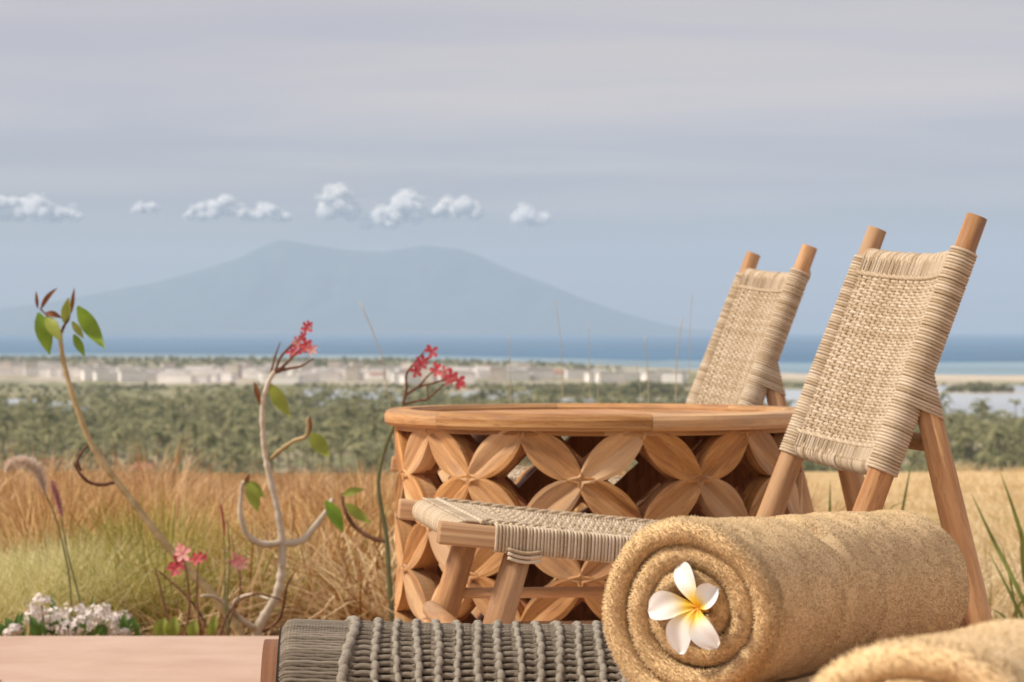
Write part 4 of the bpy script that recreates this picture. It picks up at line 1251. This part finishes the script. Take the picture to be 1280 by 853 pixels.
M_PINKL = plain('light_pink_petals', (0.80, 0.25, 0.25), (0.88, 0.48, 0.42), 60.0, .6, trans=.25, island=.7)
M_BLUSH = plain('blush_florets', (0.86, 0.74, 0.67), (0.93, 0.90, 0.86), 90.0, .7, trans=.2, island=.8)

def smooth_path(P, n):
    P = np.asarray(P, float); d = np.concatenate([[0], np.cumsum(np.linalg.norm(np.diff(P, axis=0), axis=1))])
    s = np.linspace(0, d[-1], n)
    # Catmull-Rom through the points
    out = []
    for x in s:
        i = min(max(int(np.searchsorted(d, x)) - 1, 0), len(P) - 2)
        p0 = P[max(i - 1, 0)]; p1 = P[i]; p2 = P[i + 1]; p3 = P[min(i + 2, len(P) - 1)]
        u = (x - d[i]) / max(d[i + 1] - d[i], 1e-9)
        out.append(.5 * ((2 * p1) + (-p0 + p2) * u + (2 * p0 - 5 * p1 + 4 * p2 - p3) * u * u + (-p0 + 3 * p1 - 3 * p2 + p3) * u ** 3))
    return np.array(out)
class Plant:
    def __init__(self, name, label, cat, base, D, group=None):
        self.b = W(base[0], base[1], D); g = float(terrain_h(self.b.x, self.b.y)); self.D = D
        self.b.z = min(self.b.z, g) - .02
        self.root = thing(name, label, cat, self.b, 0, group); self.ba = np.array(self.b)
    def pt(self, px, py, dd=0.0): return np.array(W(px, py, self.D + dd)) - self.ba
    def stem(self, pts, r0, r1, mat_, name='stem', n=22, to_ground=False, dd=0.0):
        P = [self.pt(*q) + np.array([0, dd * (i / len(pts)), 0]) for i, q in enumerate(pts)]
        if to_ground: P = [np.array([P[0][0], P[0][1], 0.0])] + P
        P = smooth_path(P, n)
        k = self.D / F
        r = np.linspace(r0, r1, n) * k * (1 + .05 * np.sin(np.arange(n) * 2.1) + .07 * np.random.default_rng(n).normal(0, 1, n))
        if name in ('trunk', 'branch'): r = r * (1 + .16 * np.abs(np.sin(np.arange(n) * 1.05)) ** 7)
        return obj(name, MB().tubes(P, r, 9, ref=(0, 1, .1)).mesh(name, mat_), self.root)
    def leaf(self, a, b, w_px, mat_=None, bend=0.25, fold=.35, dd=0.0, name='leaf'):
        A = self.pt(a[0], a[1]); B = self.pt(b[0], b[1], dd)
        L = np.linalg.norm(B - A); d = (B - A) / L
        side = _unit(np.cross(d, np.array([.15, -1, .25]))); up = np.cross(side, d)
        nu = 12; u = np.linspace(0, 1, nu + 1)
        wv = w_px * self.D / F * np.sin(PI * np.clip(u, .02, .985) ** .85) ** .9 / 1
        arch = bend * L * np.sin(PI * u)
        vs = np.linspace(-1, 1, 5)
        P = A[None, None] + (u * L)[:, None, None] * d + (wv[:, None] * vs[None])[..., None] * side + (arch[:, None] + fold * np.abs(vs)[None] * wv[:, None])[..., None] * up
        zs__ = np.array([0, 0, 1.0]); P = P + (np.abs(bend) * .6 * L * (u * (1 - u)))[:, None, None] * zs__
        return obj(name, MB().grid(P, np.stack(np.meshgrid(u, vs, indexing='ij'), -1)).mesh(name, mat_ or M_LEAF), self.root)
    def flower(self, px, py, size, mat_=None, seed=0, name='flower'):
        c = self.pt(px, py, rng.uniform(-.02, .02)); rg = np.random.default_rng(seed)
        k = 1.3 * size * self.D / F; mb = MB()
        nrm = _unit(np.array([rg.uniform(-.7, .7), -1, rg.uniform(-.3, .6)])); e1 = _unit(np.cross(nrm, [0, 0, 1])); e2 = np.cross(e1, nrm)
        for q in range(5):
            a = q / 5 * 2 * PI + rg.uniform(-.2, .2); d = math.cos(a) * e1 + math.sin(a) * e2; s = np.cross(nrm, d)
            P = []
            for u in (0, .3, .65, .9, 1.0):
                w_ = {0: .05, .3: .17, .65: .27, .9: .18, 1.0: .04}[u]
                P.append([c + d * k * u * .9 + s * k * w_ * v + nrm * k * (.35 * u - .3 * u * u + .10 * v * v) for v in (-1, 0, 1)])
            mb.grid(np.array(P))
        return obj(name, mb.mesh(name, mat_ or M_PINK), self.root)

# --- bare stem with drooping leaves at its top
p1_ = Plant('frangipani_shrub', 'bare leaning frangipani stem with drooping green leaves at its tip', 'shrub', (300, 797), 7.2)
p1_.stem([(300, 795), (272, 752), (215, 690), (160, 620), (118, 562), (96, 510), (81, 460), (76, 430), (75, 412)], 6.2, 2.6, M_BARK, 'trunk', 90, True)
p1_.stem([(143, 603), (128, 606), (112, 602), (101, 590), (96, 578)], 2.6, 1.6, M_TWIG, 'twig', dd=-.05)
p1_.stem([(101, 588), (98, 576), (106, 563), (113, 556)], 2.0, 1.2, M_TWIG, 'twig', dd=-.06)
p1_.stem([(75, 420), (80, 408), (86, 398), (88, 386)], 2.2, 1.2, M_TWIG, 'twig')
p1_.stem([(74, 424), (66, 404), (56, 392), (50, 386)], 1.8, 1.0, M_TWIG, 'twig')
p1_.leaf((48, 391), (62, 444), 10.5, M_LEAF, .10, .25)
p1_.leaf((58, 396), (76, 428), 8, M_LEAFY, .08, .2, -.04)
p1_.leaf((97, 383), (131, 436), 10.5, M_LEAF, -.30, .3)
p1_.leaf((80, 404), (86, 372), 6, M_LEAFY, .05)
p1_.leaf((90, 402), (105, 424), 4.5, M_LEAFY, -.2)
p1_.leaf((92, 418), (106, 446), 5.5, M_LEAF, -.15)
p1_.leaf((51, 387), (72, 360), 3.2, M_LEAFB, .28)
p1_.leaf((47, 386), (45, 364), 2.2, M_LEAFB, .05)
p1_.leaf((89, 392), (93, 360), 2.6, M_LEAFB, .06)
p1_.leaf((56, 392), (78, 398), 4, M_LEAFB, .2)

# --- branching shrub with pink flowers
p2_ = Plant('frangipani_shrub', 'pale branching frangipani shrub with a pink flower spray and few leaves', 'shrub', (322, 790), 7.25)
p2_.stem([(322, 788), (346, 742), (353, 692), (347, 640), (336, 592), (330, 556), (328, 510), (334, 482), (343, 464)], 6.4, 2.7, M_BARKP, 'trunk', 90, True)
p2_.stem([(352, 678), (330, 680), (311, 668), (303, 640), (305, 612), (308, 600)], 4.8, 2.2, M_BARKP, 'branch', dd=-.1)
p2_.stem([(352, 680), (376, 677), (392, 660), (408, 638), (413, 626)], 4.8, 2.6, M_BARKP, 'branch', dd=.08)
p2_.stem([(338, 574), (352, 562), (368, 551), (384, 544), (386, 522)], 3.0, 1.9, M_BARK, 'branch', dd=-.05)
p2_.stem([(324, 787), (306, 776), (288, 756), (272, 742), (258, 740)], 4.2, 1.8, M_BARKP, 'branch', dd=-.15)
p2_.stem([(318, 790), (302, 772), (296, 750), (318, 738), (344, 742)], 2.6, 1.2, M_BARKP, 'branch', dd=-.2)
p2_.stem([(330, 790), (352, 770), (362, 730), (372, 712)], 2.4, 1.0, M_TWIG, 'branch', dd=-.2)
p2_.leaf((337, 480), (363, 522), 9, M_LEAFY, -.25)
p2_.leaf((318, 478), (325, 508), 3.6, M_LEAFB, .1)
p2_.leaf((388, 542), (412, 572), 10, M_LEAFY, -.2)
p2_.leaf((386, 544), (388, 520), 3.4, M_LEAFB, .05)
p2_.leaf((309, 602), (322, 640), 8.5, M_LEAFY, .12)
p2_.leaf((310, 602), (331, 622), 6.5, M_LEAFY, -.2)
p2_.leaf((306, 608), (312, 592), 3.0, M_LEAFB, .05)
p2_.leaf((407, 626), (429, 666), 8.5, M_LEAF, .08)
p2_.stem([(343, 464), (352, 460), (364, 448), (374, 438)], 2.4, 1.2, M_TWIG, 'flower_stalk')
p2_.stem([(340, 468), (356, 462), (376, 458), (392, 448)], 2.2, 1.0, M_TWIG, 'flower_stalk')
p2_.stem([(345, 463), (350, 448), (362, 434), (378, 420), (384, 412)], 2.0, .9, M_TWIG, 'flower_stalk')
p2_.stem([(338, 468), (344, 446), (350, 428)], 1.6, .7, M_TWIG, 'flower_stalk')
for k, (a, b, s) in enumerate([(366, 440, 8), (376, 434, 9), (383, 431, 8), (372, 428, 7), (390, 437, 7), (384, 410, 7.5), (386, 406, 5), (378, 420, 5)]):
    p2_.flower(a, b, s, M_PINKL if k in (4, 3) else M_PINK, 20 + k)

# --- shrub beside the table
p3_ = Plant('frangipani_shrub', 'thin green frangipani stem with a pink flower spray behind the table', 'shrub', (492, 800), 7.3)
p3_.stem([(492, 790), (487, 735), (483, 672), (473, 610), (478, 572), (490, 538), (503, 505)], 4.0, 2.0, M_STEM, 'trunk', 36, True)
p3_.stem([(486, 678), (462, 672), (440, 656), (428, 632), (427, 618)], 3.0, 2.0, M_TWIG, 'branch', dd=.05)
p3_.leaf((432, 630), (463, 655), 7, M_LEAFY, -.2)
p3_.leaf((428, 620), (455, 612), 5, M_LEAFY, .2)
p3_.leaf((482, 516), (494, 535), 5, M_LEAFY, .2)
p3_.stem([(503, 506), (508, 488), (508, 468), (520, 452), (530, 440)], 2.0, 1.0, M_TWIG, 'flower_stalk')
p3_.stem([(505, 495), (522, 484), (535, 470), (545, 462)], 1.8, 1.0, M_TWIG, 'flower_stalk')
p3_.stem([(522, 484), (545, 478), (562, 472)], 1.6, .9, M_TWIG, 'flower_stalk')
p3_.stem([(524, 500), (532, 500), (545, 490), (556, 480)], 1.6, .9, M_TWIG, 'flower_stalk')
p3_.stem([(503, 506), (524, 501), (534, 499), (534, 482)], 1.6, .9, M_TWIG, 'flower_stalk')
for k, (a, b, s) in enumerate([(539, 440, 8.5), (524, 456, 9), (520, 464, 8), (529, 451, 7), (546, 462, 8.5), (556, 466, 8), (563, 470, 9), (572, 476, 9), (560, 476, 7), (576, 482, 6)]):
    p3_.flower(a, b, s, M_PINKL if k in (5, 8) else M_PINK, 40 + k)

# --- low shrubs with pink blossoms by the terrace edge
p4_ = Plant('flowering_twig', 'low twiggy plant with a cluster of bright pink flowers at the terrace edge', 'plant', (225, 797), 7.0)
for pts in ([(232, 797), (236, 750), (228, 700)], [(250, 797), (245, 742), (246, 704)], [(214, 797), (205, 760), (192, 712)], [(262, 797), (250, 770), (230, 745), (196, 716)], [(275, 797), (290, 760), (318, 744), (350, 752)]):
    p4_.stem(pts, 1.9, .9, M_TWIG, 'twig', 14, True, .05)
for k, (a, b, s) in enumerate([(222, 704, 10), (229, 693, 10), (218, 712, 9), (245, 700, 8), (252, 697, 7), (226, 686, 7)]): p4_.flower(a, b, s, M_PINKL if k in (1, 5) else M_PINK, 60 + k)
for a, b, w_ in (((196, 797), (206, 772), 9), ((212, 799), (220, 770), 9), ((238, 798), (244, 774), 8), ((262, 797), (270, 768), 6)): p4_.leaf(a, b, w_, M_LEAFY, .15)
p5_ = Plant('flowering_twig', 'thin stem with a single pink flower beside the pale branching shrub', 'plant', (288, 797), 7.1)
p5_.stem([(286, 797), (284, 750), (287, 700), (284, 650)], 1.7, .8, M_STEM, 'twig', 20, True)
p5_.stem([(284, 790), (300, 740), (298, 706)], 1.5, .8, M_TWIG, 'twig', 14, True)
for k, (a, b, s) in enumerate([(294, 700, 9), (302, 704, 9), (297, 707, 6)]): p5_.flower(a, b, s, M_PINKL, 80 + k)
def spike(P_, a, b, w_px, mat_, name, n=420, seed=1):
    """fluffy grass head: bristles along a short axis"""
    rg = np.random.default_rng(seed)
    pts = np.array([P_.pt(*q) for q in (a if isinstance(a, list) else [a, b])])
    path = smooth_path(pts, 30); k = P_.D / F
    i = rg.integers(0, 29, n); c = path[i] + (path[i + 1] - path[i]) * rg.uniform(0, 1, (n, 1))
    tg = _unit(path[i + 1] - path[i]); d = _unit(rg.normal(0, 1, (n, 3)) + tg * .9)
    e = np.sin(PI * np.clip((i + 1) / 31, 0, 1)) ** .6
    L = (w_px * k * e * rg.uniform(.6, 1.2, n))[:, None]; s = _unit(np.cross(d, rg.normal(0, 1, (n, 3)))) * .0006
    V = np.stack([c - s * 2.2, c + s * 2.2, c + d * L], 1).reshape(-1, 3)
    mb = MB().add(V, None, np.arange(n * 3).reshape(-1, 3)); mb.tubes(path, 1.3 * k, 6, ref=(0, 1, 0))
    return obj(name, mb.mesh(name, mat_, False), P_.root, kind='stuff')
M_REDSP = plain('red_seed_head', (0.22, 0.03, 0.03), (0.42, 0.10, 0.09), 50, .8, island=.6)
M_FLUFF = plain('pale_seed_head', (0.80, 0.66, 0.54), (0.90, 0.80, 0.70), 50, .9, trans=.3, island=.6)
M_PINKSP = plain('pink_seed_head', (0.50, 0.22, 0.22), (0.70, 0.45, 0.42), 50, .9, trans=.3, island=.6)
g1 = Plant('plume_grass', 'arching grass stem ending in a pale fluffy plume', 'grass', (92, 797), 7.4)
g1.stem([(90, 797), (86, 720), (70, 650), (54, 612)], 1.6, .9, M_STEM, 'stalk', 24, True)
spike(g1, [(56, 616), (52, 600), (44, 586), (30, 577), (14, 580), (9, 588)], None, 12, M_FLUFF, 'plume', 3600, 3)
g2 = Plant('plume_grass', 'upright grass stem with a pinkish red seed spike', 'grass', (108, 797), 7.0)
g2.stem([(108, 797), (98, 745), (84, 690), (76, 642)], 1.7, .8, M_STEM, 'stalk', 24, True)
spike(g2, [(77, 646), (71, 622), (65, 602)], None, 7.5, M_PINKSP, 'seed_head', 1100, 4)
g3 = Plant('plume_grass', 'dark red grass spike rising beside the single pink flower', 'grass', (284, 797), 7.15)
g3.stem([(283, 797), (281, 740), (280, 668)], 1.3, .7, M_STEM, 'stalk', 20, True)
spike(g3, [(280, 670), (279, 650), (276, 632)], None, 3.2, M_REDSP, 'seed_head', 300, 5)

# --- blush-white flower heads along the terrace edge
M_LOWLEAF = plain('low_leaf', (0.07, 0.17, 0.03), (0.16, 0.28, 0.07), 18, .5, trans=.3, island=.5)
for k, (a, b, s) in enumerate([(52, 757, 15), (44, 772, 13), (68, 774, 14), (93, 770, 15), (100, 782, 12), (125, 768, 14), (133, 779, 13), (150, 776, 12), (20, 786, 7), (12, 792, 6), (58, 788, 12), (140, 790, 11), (84, 788, 11), (155, 790, 6)]):
    q = Plant('flower_head', 'rounded blush-white flower head on a short stem at the terrace edge', 'flower', (a, 797), 6.75 + .05 * (k % 4), 'blush-white flower heads')
    q.stem([(a + rng.uniform(-6, 6), 797), (a + 2, (b + 797) / 2), (a, b)], 1.6, 1.2, M_STEM, 'stem', 8, True)
    rg = np.random.default_rng(200 + k); n = 70; kk = q.D / F
    d = _unit(rg.normal(0, 1, (n, 3))); s *= 1.45; c = q.pt(a, b) + d * s * kk * rg.uniform(.55, 1, (n, 1)) * np.array([1, 1, .8])
    mb = MB()
    for w_ in range(5):
        an = w_ / 5 * 2 * PI; e1 = _unit(np.cross(d, rg.normal(0, 1, (n, 3)))); e2 = np.cross(d, e1)
        dr = math.cos(an) * e1 + math.sin(an) * e2; sd_ = np.cross(d, dr); L = 4.4 * kk
        V = np.stack([c, c + dr * L * .6 - sd_ * L * .35, c + dr * L + d * L * .1, c + dr * L * .6 + sd_ * L * .35], 1).reshape(-1, 3)
        mb.add(V, np.arange(n * 4).reshape(-1, 4))
    obj('florets', mb.mesh('florets', M_BLUSH, False), q.root)
    for w_ in range(2): q.leaf((a + rng.uniform(-8, 8), 795), (a + rng.uniform(-18, 18), 778 - rng.uniform(0, 14)), rng.uniform(3.5, 6), M_LOWLEAF, .15)
lw = Plant('leafy_plant', 'bright green leafy plant among the blush-white flower heads', 'plant', (40, 797), 6.9)
for a, b, w_ in (((70, 797), (64, 742), 5), ((20, 797), (6, 772), 7), ((8, 797), (-6, 778), 6), ((110, 797), (116, 745), 3), ((30, 797), (18, 775), 5), ((172, 797), (166, 770), 4)):
    lw.leaf(a, b, w_, M_LOWLEAF, .12)

# --- blade plants on the right
M_BLADE = plain('long_blade', (0.15, 0.19, 0.045), (0.30, 0.33, 0.09), 12, .5, trans=.3, island=.5)
M_BLADEY = plain('yellow_blade', (0.32, 0.25, 0.08), (0.48, 0.40, 0.15), 12, .6, trans=.3, island=.5)
def blade_plant(base, D, blades, label):
    q = Plant('blade_plant', label, 'plant', base, D)
    for k, (pts, w_) in enumerate(blades):
        P = smooth_path([q.pt(*z, rng.uniform(-.04, .04)) for z in pts], 14); u = np.linspace(0, 1, 14)
        wd = w_ * D / F * np.clip(np.sin(PI * np.clip(.25 + u * .75, 0, 1)), .04, 1)
        tg = np.gradient(P, axis=0); sd_ = _unit(np.cross(tg, np.array([.25, -1, .2]))); up = np.array([0, -1.0, .2])
        G = np.stack([P - sd_ * wd[:, None], P + up * (wd * .35)[:, None], P + sd_ * wd[:, None]], 1)
        obj('blade', MB().grid(G).mesh('blade', M_BLADEY if k % 4 == 3 else M_BLADE), q.root)
blade_plant((1285, 797), 6.9, [([(1300, 797), (1272, 735), (1240, 672), (1212, 612)], 3.2), ([(1300, 790), (1285, 700), (1268, 640), (1250, 590)], 4.4), ([(1290, 797), (1262, 740), (1236, 690)], 2.4),
    ([(1262, 797), (1270, 765), (1288, 735)], 2.4), ([(1268, 797), (1256, 772), (1240, 762)], 2.0), ([(1276, 797), (1264, 730), (1252, 680)], 1.8), ([(1300, 780), (1282, 720), (1276, 660)], 5.0), ([(1255, 797), (1250, 780), (1228, 766)], 1.6)],
    'long green blade leaves on the sand right of the rope chair')
blade_plant((1110, 797), 7.2, [([(1108, 797), (1118, 700), (1136, 596), (1142, 570)], 2.6), ([(1100, 797), (1090, 700), (1110, 640), (1140, 624)], 1.8), ([(1120, 797), (1135, 690), (1162, 660), (1192, 650)], 1.8), ([(1112, 797), (1108, 700), (1104, 610)], 1.8), ([(1030, 797), (1036, 700), (1038, 600)], 3.6), ([(1034, 797), (1050, 690), (1060, 640)], 2.0)],
    'thin green and yellow blades seen through the legs of the rope chair')
# --- tall bare grass stems against the sea
M_STRAW = plain('straw_stem', (0.42, 0.33, 0.21), (0.60, 0.51, 0.38), 10, .7, island=.4)
for k, (pts, w_) in enumerate([([(500, 640), (482, 470), (468, 420), (450, 378)], 1.3), ([(640, 640), (638, 470), (636, 418)], .9), ([(704, 640), (703, 490), (700, 418), (694, 376)], .9), ([(738, 640), (737, 480), (736, 404)], .8),
        ([(812, 640), (810, 480), (806, 420)], 1.1), ([(848, 640), (845, 490), (847, 440), (853, 396)], 1.3), ([(746, 640), (747, 500), (750, 466)], .8), ([(862, 640), (862, 430), (866, 366)], .7), ([(800, 640), (800, 480), (792, 452)], .7)]):
    q = Plant('straw_stem', 'thin dry grass stem standing up behind the carved table', 'grass stem', (pts[0][0], 797), 7.4 + .1 * (k % 3), 'bare grass stems against the sea')
    q.stem(pts, w_ * .75, w_ * .4, M_STRAW, 'stalk', 26, True)

# =================================================================== GRASS
def clumps(name, centres, per, hgt, spread, width, mat_, seed, label, cat='grass', arch=1.0):
    rg = np.random.default_rng(seed)
    C = np.asarray(centres, float); K = len(C) * per
    c = np.repeat(C, per, 0)
    az = rg.uniform(0, 2 * PI, K); rad0 = np.abs(rg.normal(0, .045, K)) * spread * 2
    bx = c[:, 0] + np.cos(az) * rad0; by = c[:, 1] + np.sin(az) * rad0
    bz = terrain_h(bx, by) - .01
    h = c[:, 2] * hgt * rg.uniform(.45, 1.12, K)
    lean = np.abs(rg.normal(.5, .34, K)) * arch
    az2 = az + rg.normal(0, .5, K)
    sgm = 5; u = np.linspace(0, 1, sgm)
    hor = (h * lean)[:, None] * (u ** 1.8)[None]
    ver = h[:, None] * (u[None] - (.30 * lean)[:, None] * (u ** 2.6)[None])
    wob = rg.normal(0, .012, (K, 1)) * np.sin(u * 5)[None]
    X = bx[:, None] + np.cos(az2)[:, None] * hor - np.sin(az2)[:, None] * wob; Y = by[:, None] + np.sin(az2)[:, None] * hor + np.cos(az2)[:, None] * wob; Z = bz[:, None] + ver
    P = np.stack([X, Y, Z], -1)
    fa = rg.uniform(-.9, .9, K); sd_ = np.stack([np.cos(fa), np.sin(fa), 0 * fa], -1)
    wv = (rg.uniform(.6, 1.3, K) * width)[:, None] * np.array([.7, 1, .95, .65, .08])[None]
    A = P - sd_[:, None] * wv[..., None]; B = P + sd_[:, None] * wv[..., None]
    V = np.stack([A, B], 2).reshape(-1, 3)
    i = np.arange(sgm - 1); q = np.stack([i * 2, i * 2 + 1, i * 2 + 3, i * 2 + 2], -1)
    Q = (q[None] + (np.arange(K) * sgm * 2)[:, None, None]).reshape(-1, 4)
    o = obj(name, MB().add(V, Q).mesh(name, mat_, False), kind='stuff')
    tag(o, label, cat)
M_GOLD = plain('golden_grass', (0.38, 0.155, 0.03), (0.90, 0.65, 0.32), 2.2, .7, trans=.3, island=.45)
M_GOLD2 = plain('tangled_grass', (0.32, 0.14, 0.035), (0.92, 0.72, 0.42), 2.6, .6, trans=.3, island=.6)
M_STRAWG = plain('straw_grass', (0.50, 0.27, 0.10), (0.86, 0.62, 0.36), 2.0, .7, trans=.3, island=.65)
M_PGREEN = plain('pale_green_grass', (0.56, 0.52, 0.20), (0.90, 0.82, 0.48), 2.5, .7, trans=.35, island=.7)
M_YGREEN = plain('yellow_green_grass', (0.26, 0.25, 0.05), (0.60, 0.51, 0.15), 2.5, .7, trans=.3, island=.7)
rg = np.random.default_rng(5)
def pick(n, fn, top_px=590.0):
    # the tips reach the height the photo shows for their distance
    out = []
    while len(out) < n:
        D = rg.uniform(*fn[0]); px = rg.uniform(*fn[1]); x = (px - 640) / F * D
        room = CZ - (top_px + 110 * (float(fbm(px / 85.0, D / 2.5, 3, 61)) - .5) - HY) / F * D - float(terrain_h(x, D))
        out.append((x, D, max(.10, room) * rg.uniform(*fn[2])))
    return out
clumps('golden_grass', pick(80, ((8.4, 11.5), (185, 1010), (.6, 1.1)), 596), 210, 1.0, 1.2, .0030, M_GOLD, 1, 'golden brown dry grass growing behind the shrubs', arch=1.35)
clumps('tangled_grass', pick(46, ((7.6, 8.9), (195, 1010), (.45, .92)), 600), 130, 1.0, 1.5, .0036, M_GOLD2, 8, 'tangled arching straw and brown grass just behind the terrace edge', arch=2.3)
clumps('golden_grass', pick(30, ((8.6, 12), (-120, 190), (.75, 1.0))), 220, 1.0, 1.1, .0022, M_GOLD, 2, 'golden brown grass tufts behind the pale green grass', arch=.9)
clumps('straw_grass', pick(130, ((11.5, 21), (-150, 1010), (.5, 1.3)), 588), 130, 1.0, 1.6, .0034, M_STRAWG, 3, 'pale straw-coloured grass on the crest before the palm grove', arch=.9)
clumps('pale_green_grass', pick(26, ((7.6, 8.6), (-90, 125), (.7, 1.0)), 655), 420, 1.0, 1.2, .0014, M_PGREEN, 4, 'fine pale green grass arching at the terrace edge', arch=1.6)
clumps('yellow_green_grass', pick(16, ((7.7, 9.0), (125, 215), (.7, 1.0)), 625), 320, 1.0, 1.1, .0018, M_YGREEN, 6, 'yellow-green grass tuft beside the leaning stem', arch=1.1)
M_PALE = plain('pale_dry_grass', (0.66, 0.50, 0.27), (0.90, 0.77, 0.50), 2.0, .8, trans=.3, island=.7)
clumps('pale_grass', pick(150, ((7.4, 21), (1000, 1420), (.5, 1.2)), 660), 110, 1.0, 2.2, .0022, M_PALE, 17, 'pale wispy dry grass on the sand right of the table', arch=1.5)
clumps('bright_tuft', pick(15, ((7.6, 9.6), (190, 500), (.5, .95)), 640), 110, 1.0, 1.0, .0026, M_YGREEN, 27, 'yellow-green tufts scattered through the golden grass', arch=1.6)
clumps('straw_tuft', pick(26, ((8.0, 17), (1020, 1330), (.3, .8)), 690), 60, 1.0, 1.3, .0016, M_YGREEN, 7, 'sparse short green tufts on the sand right of the table')
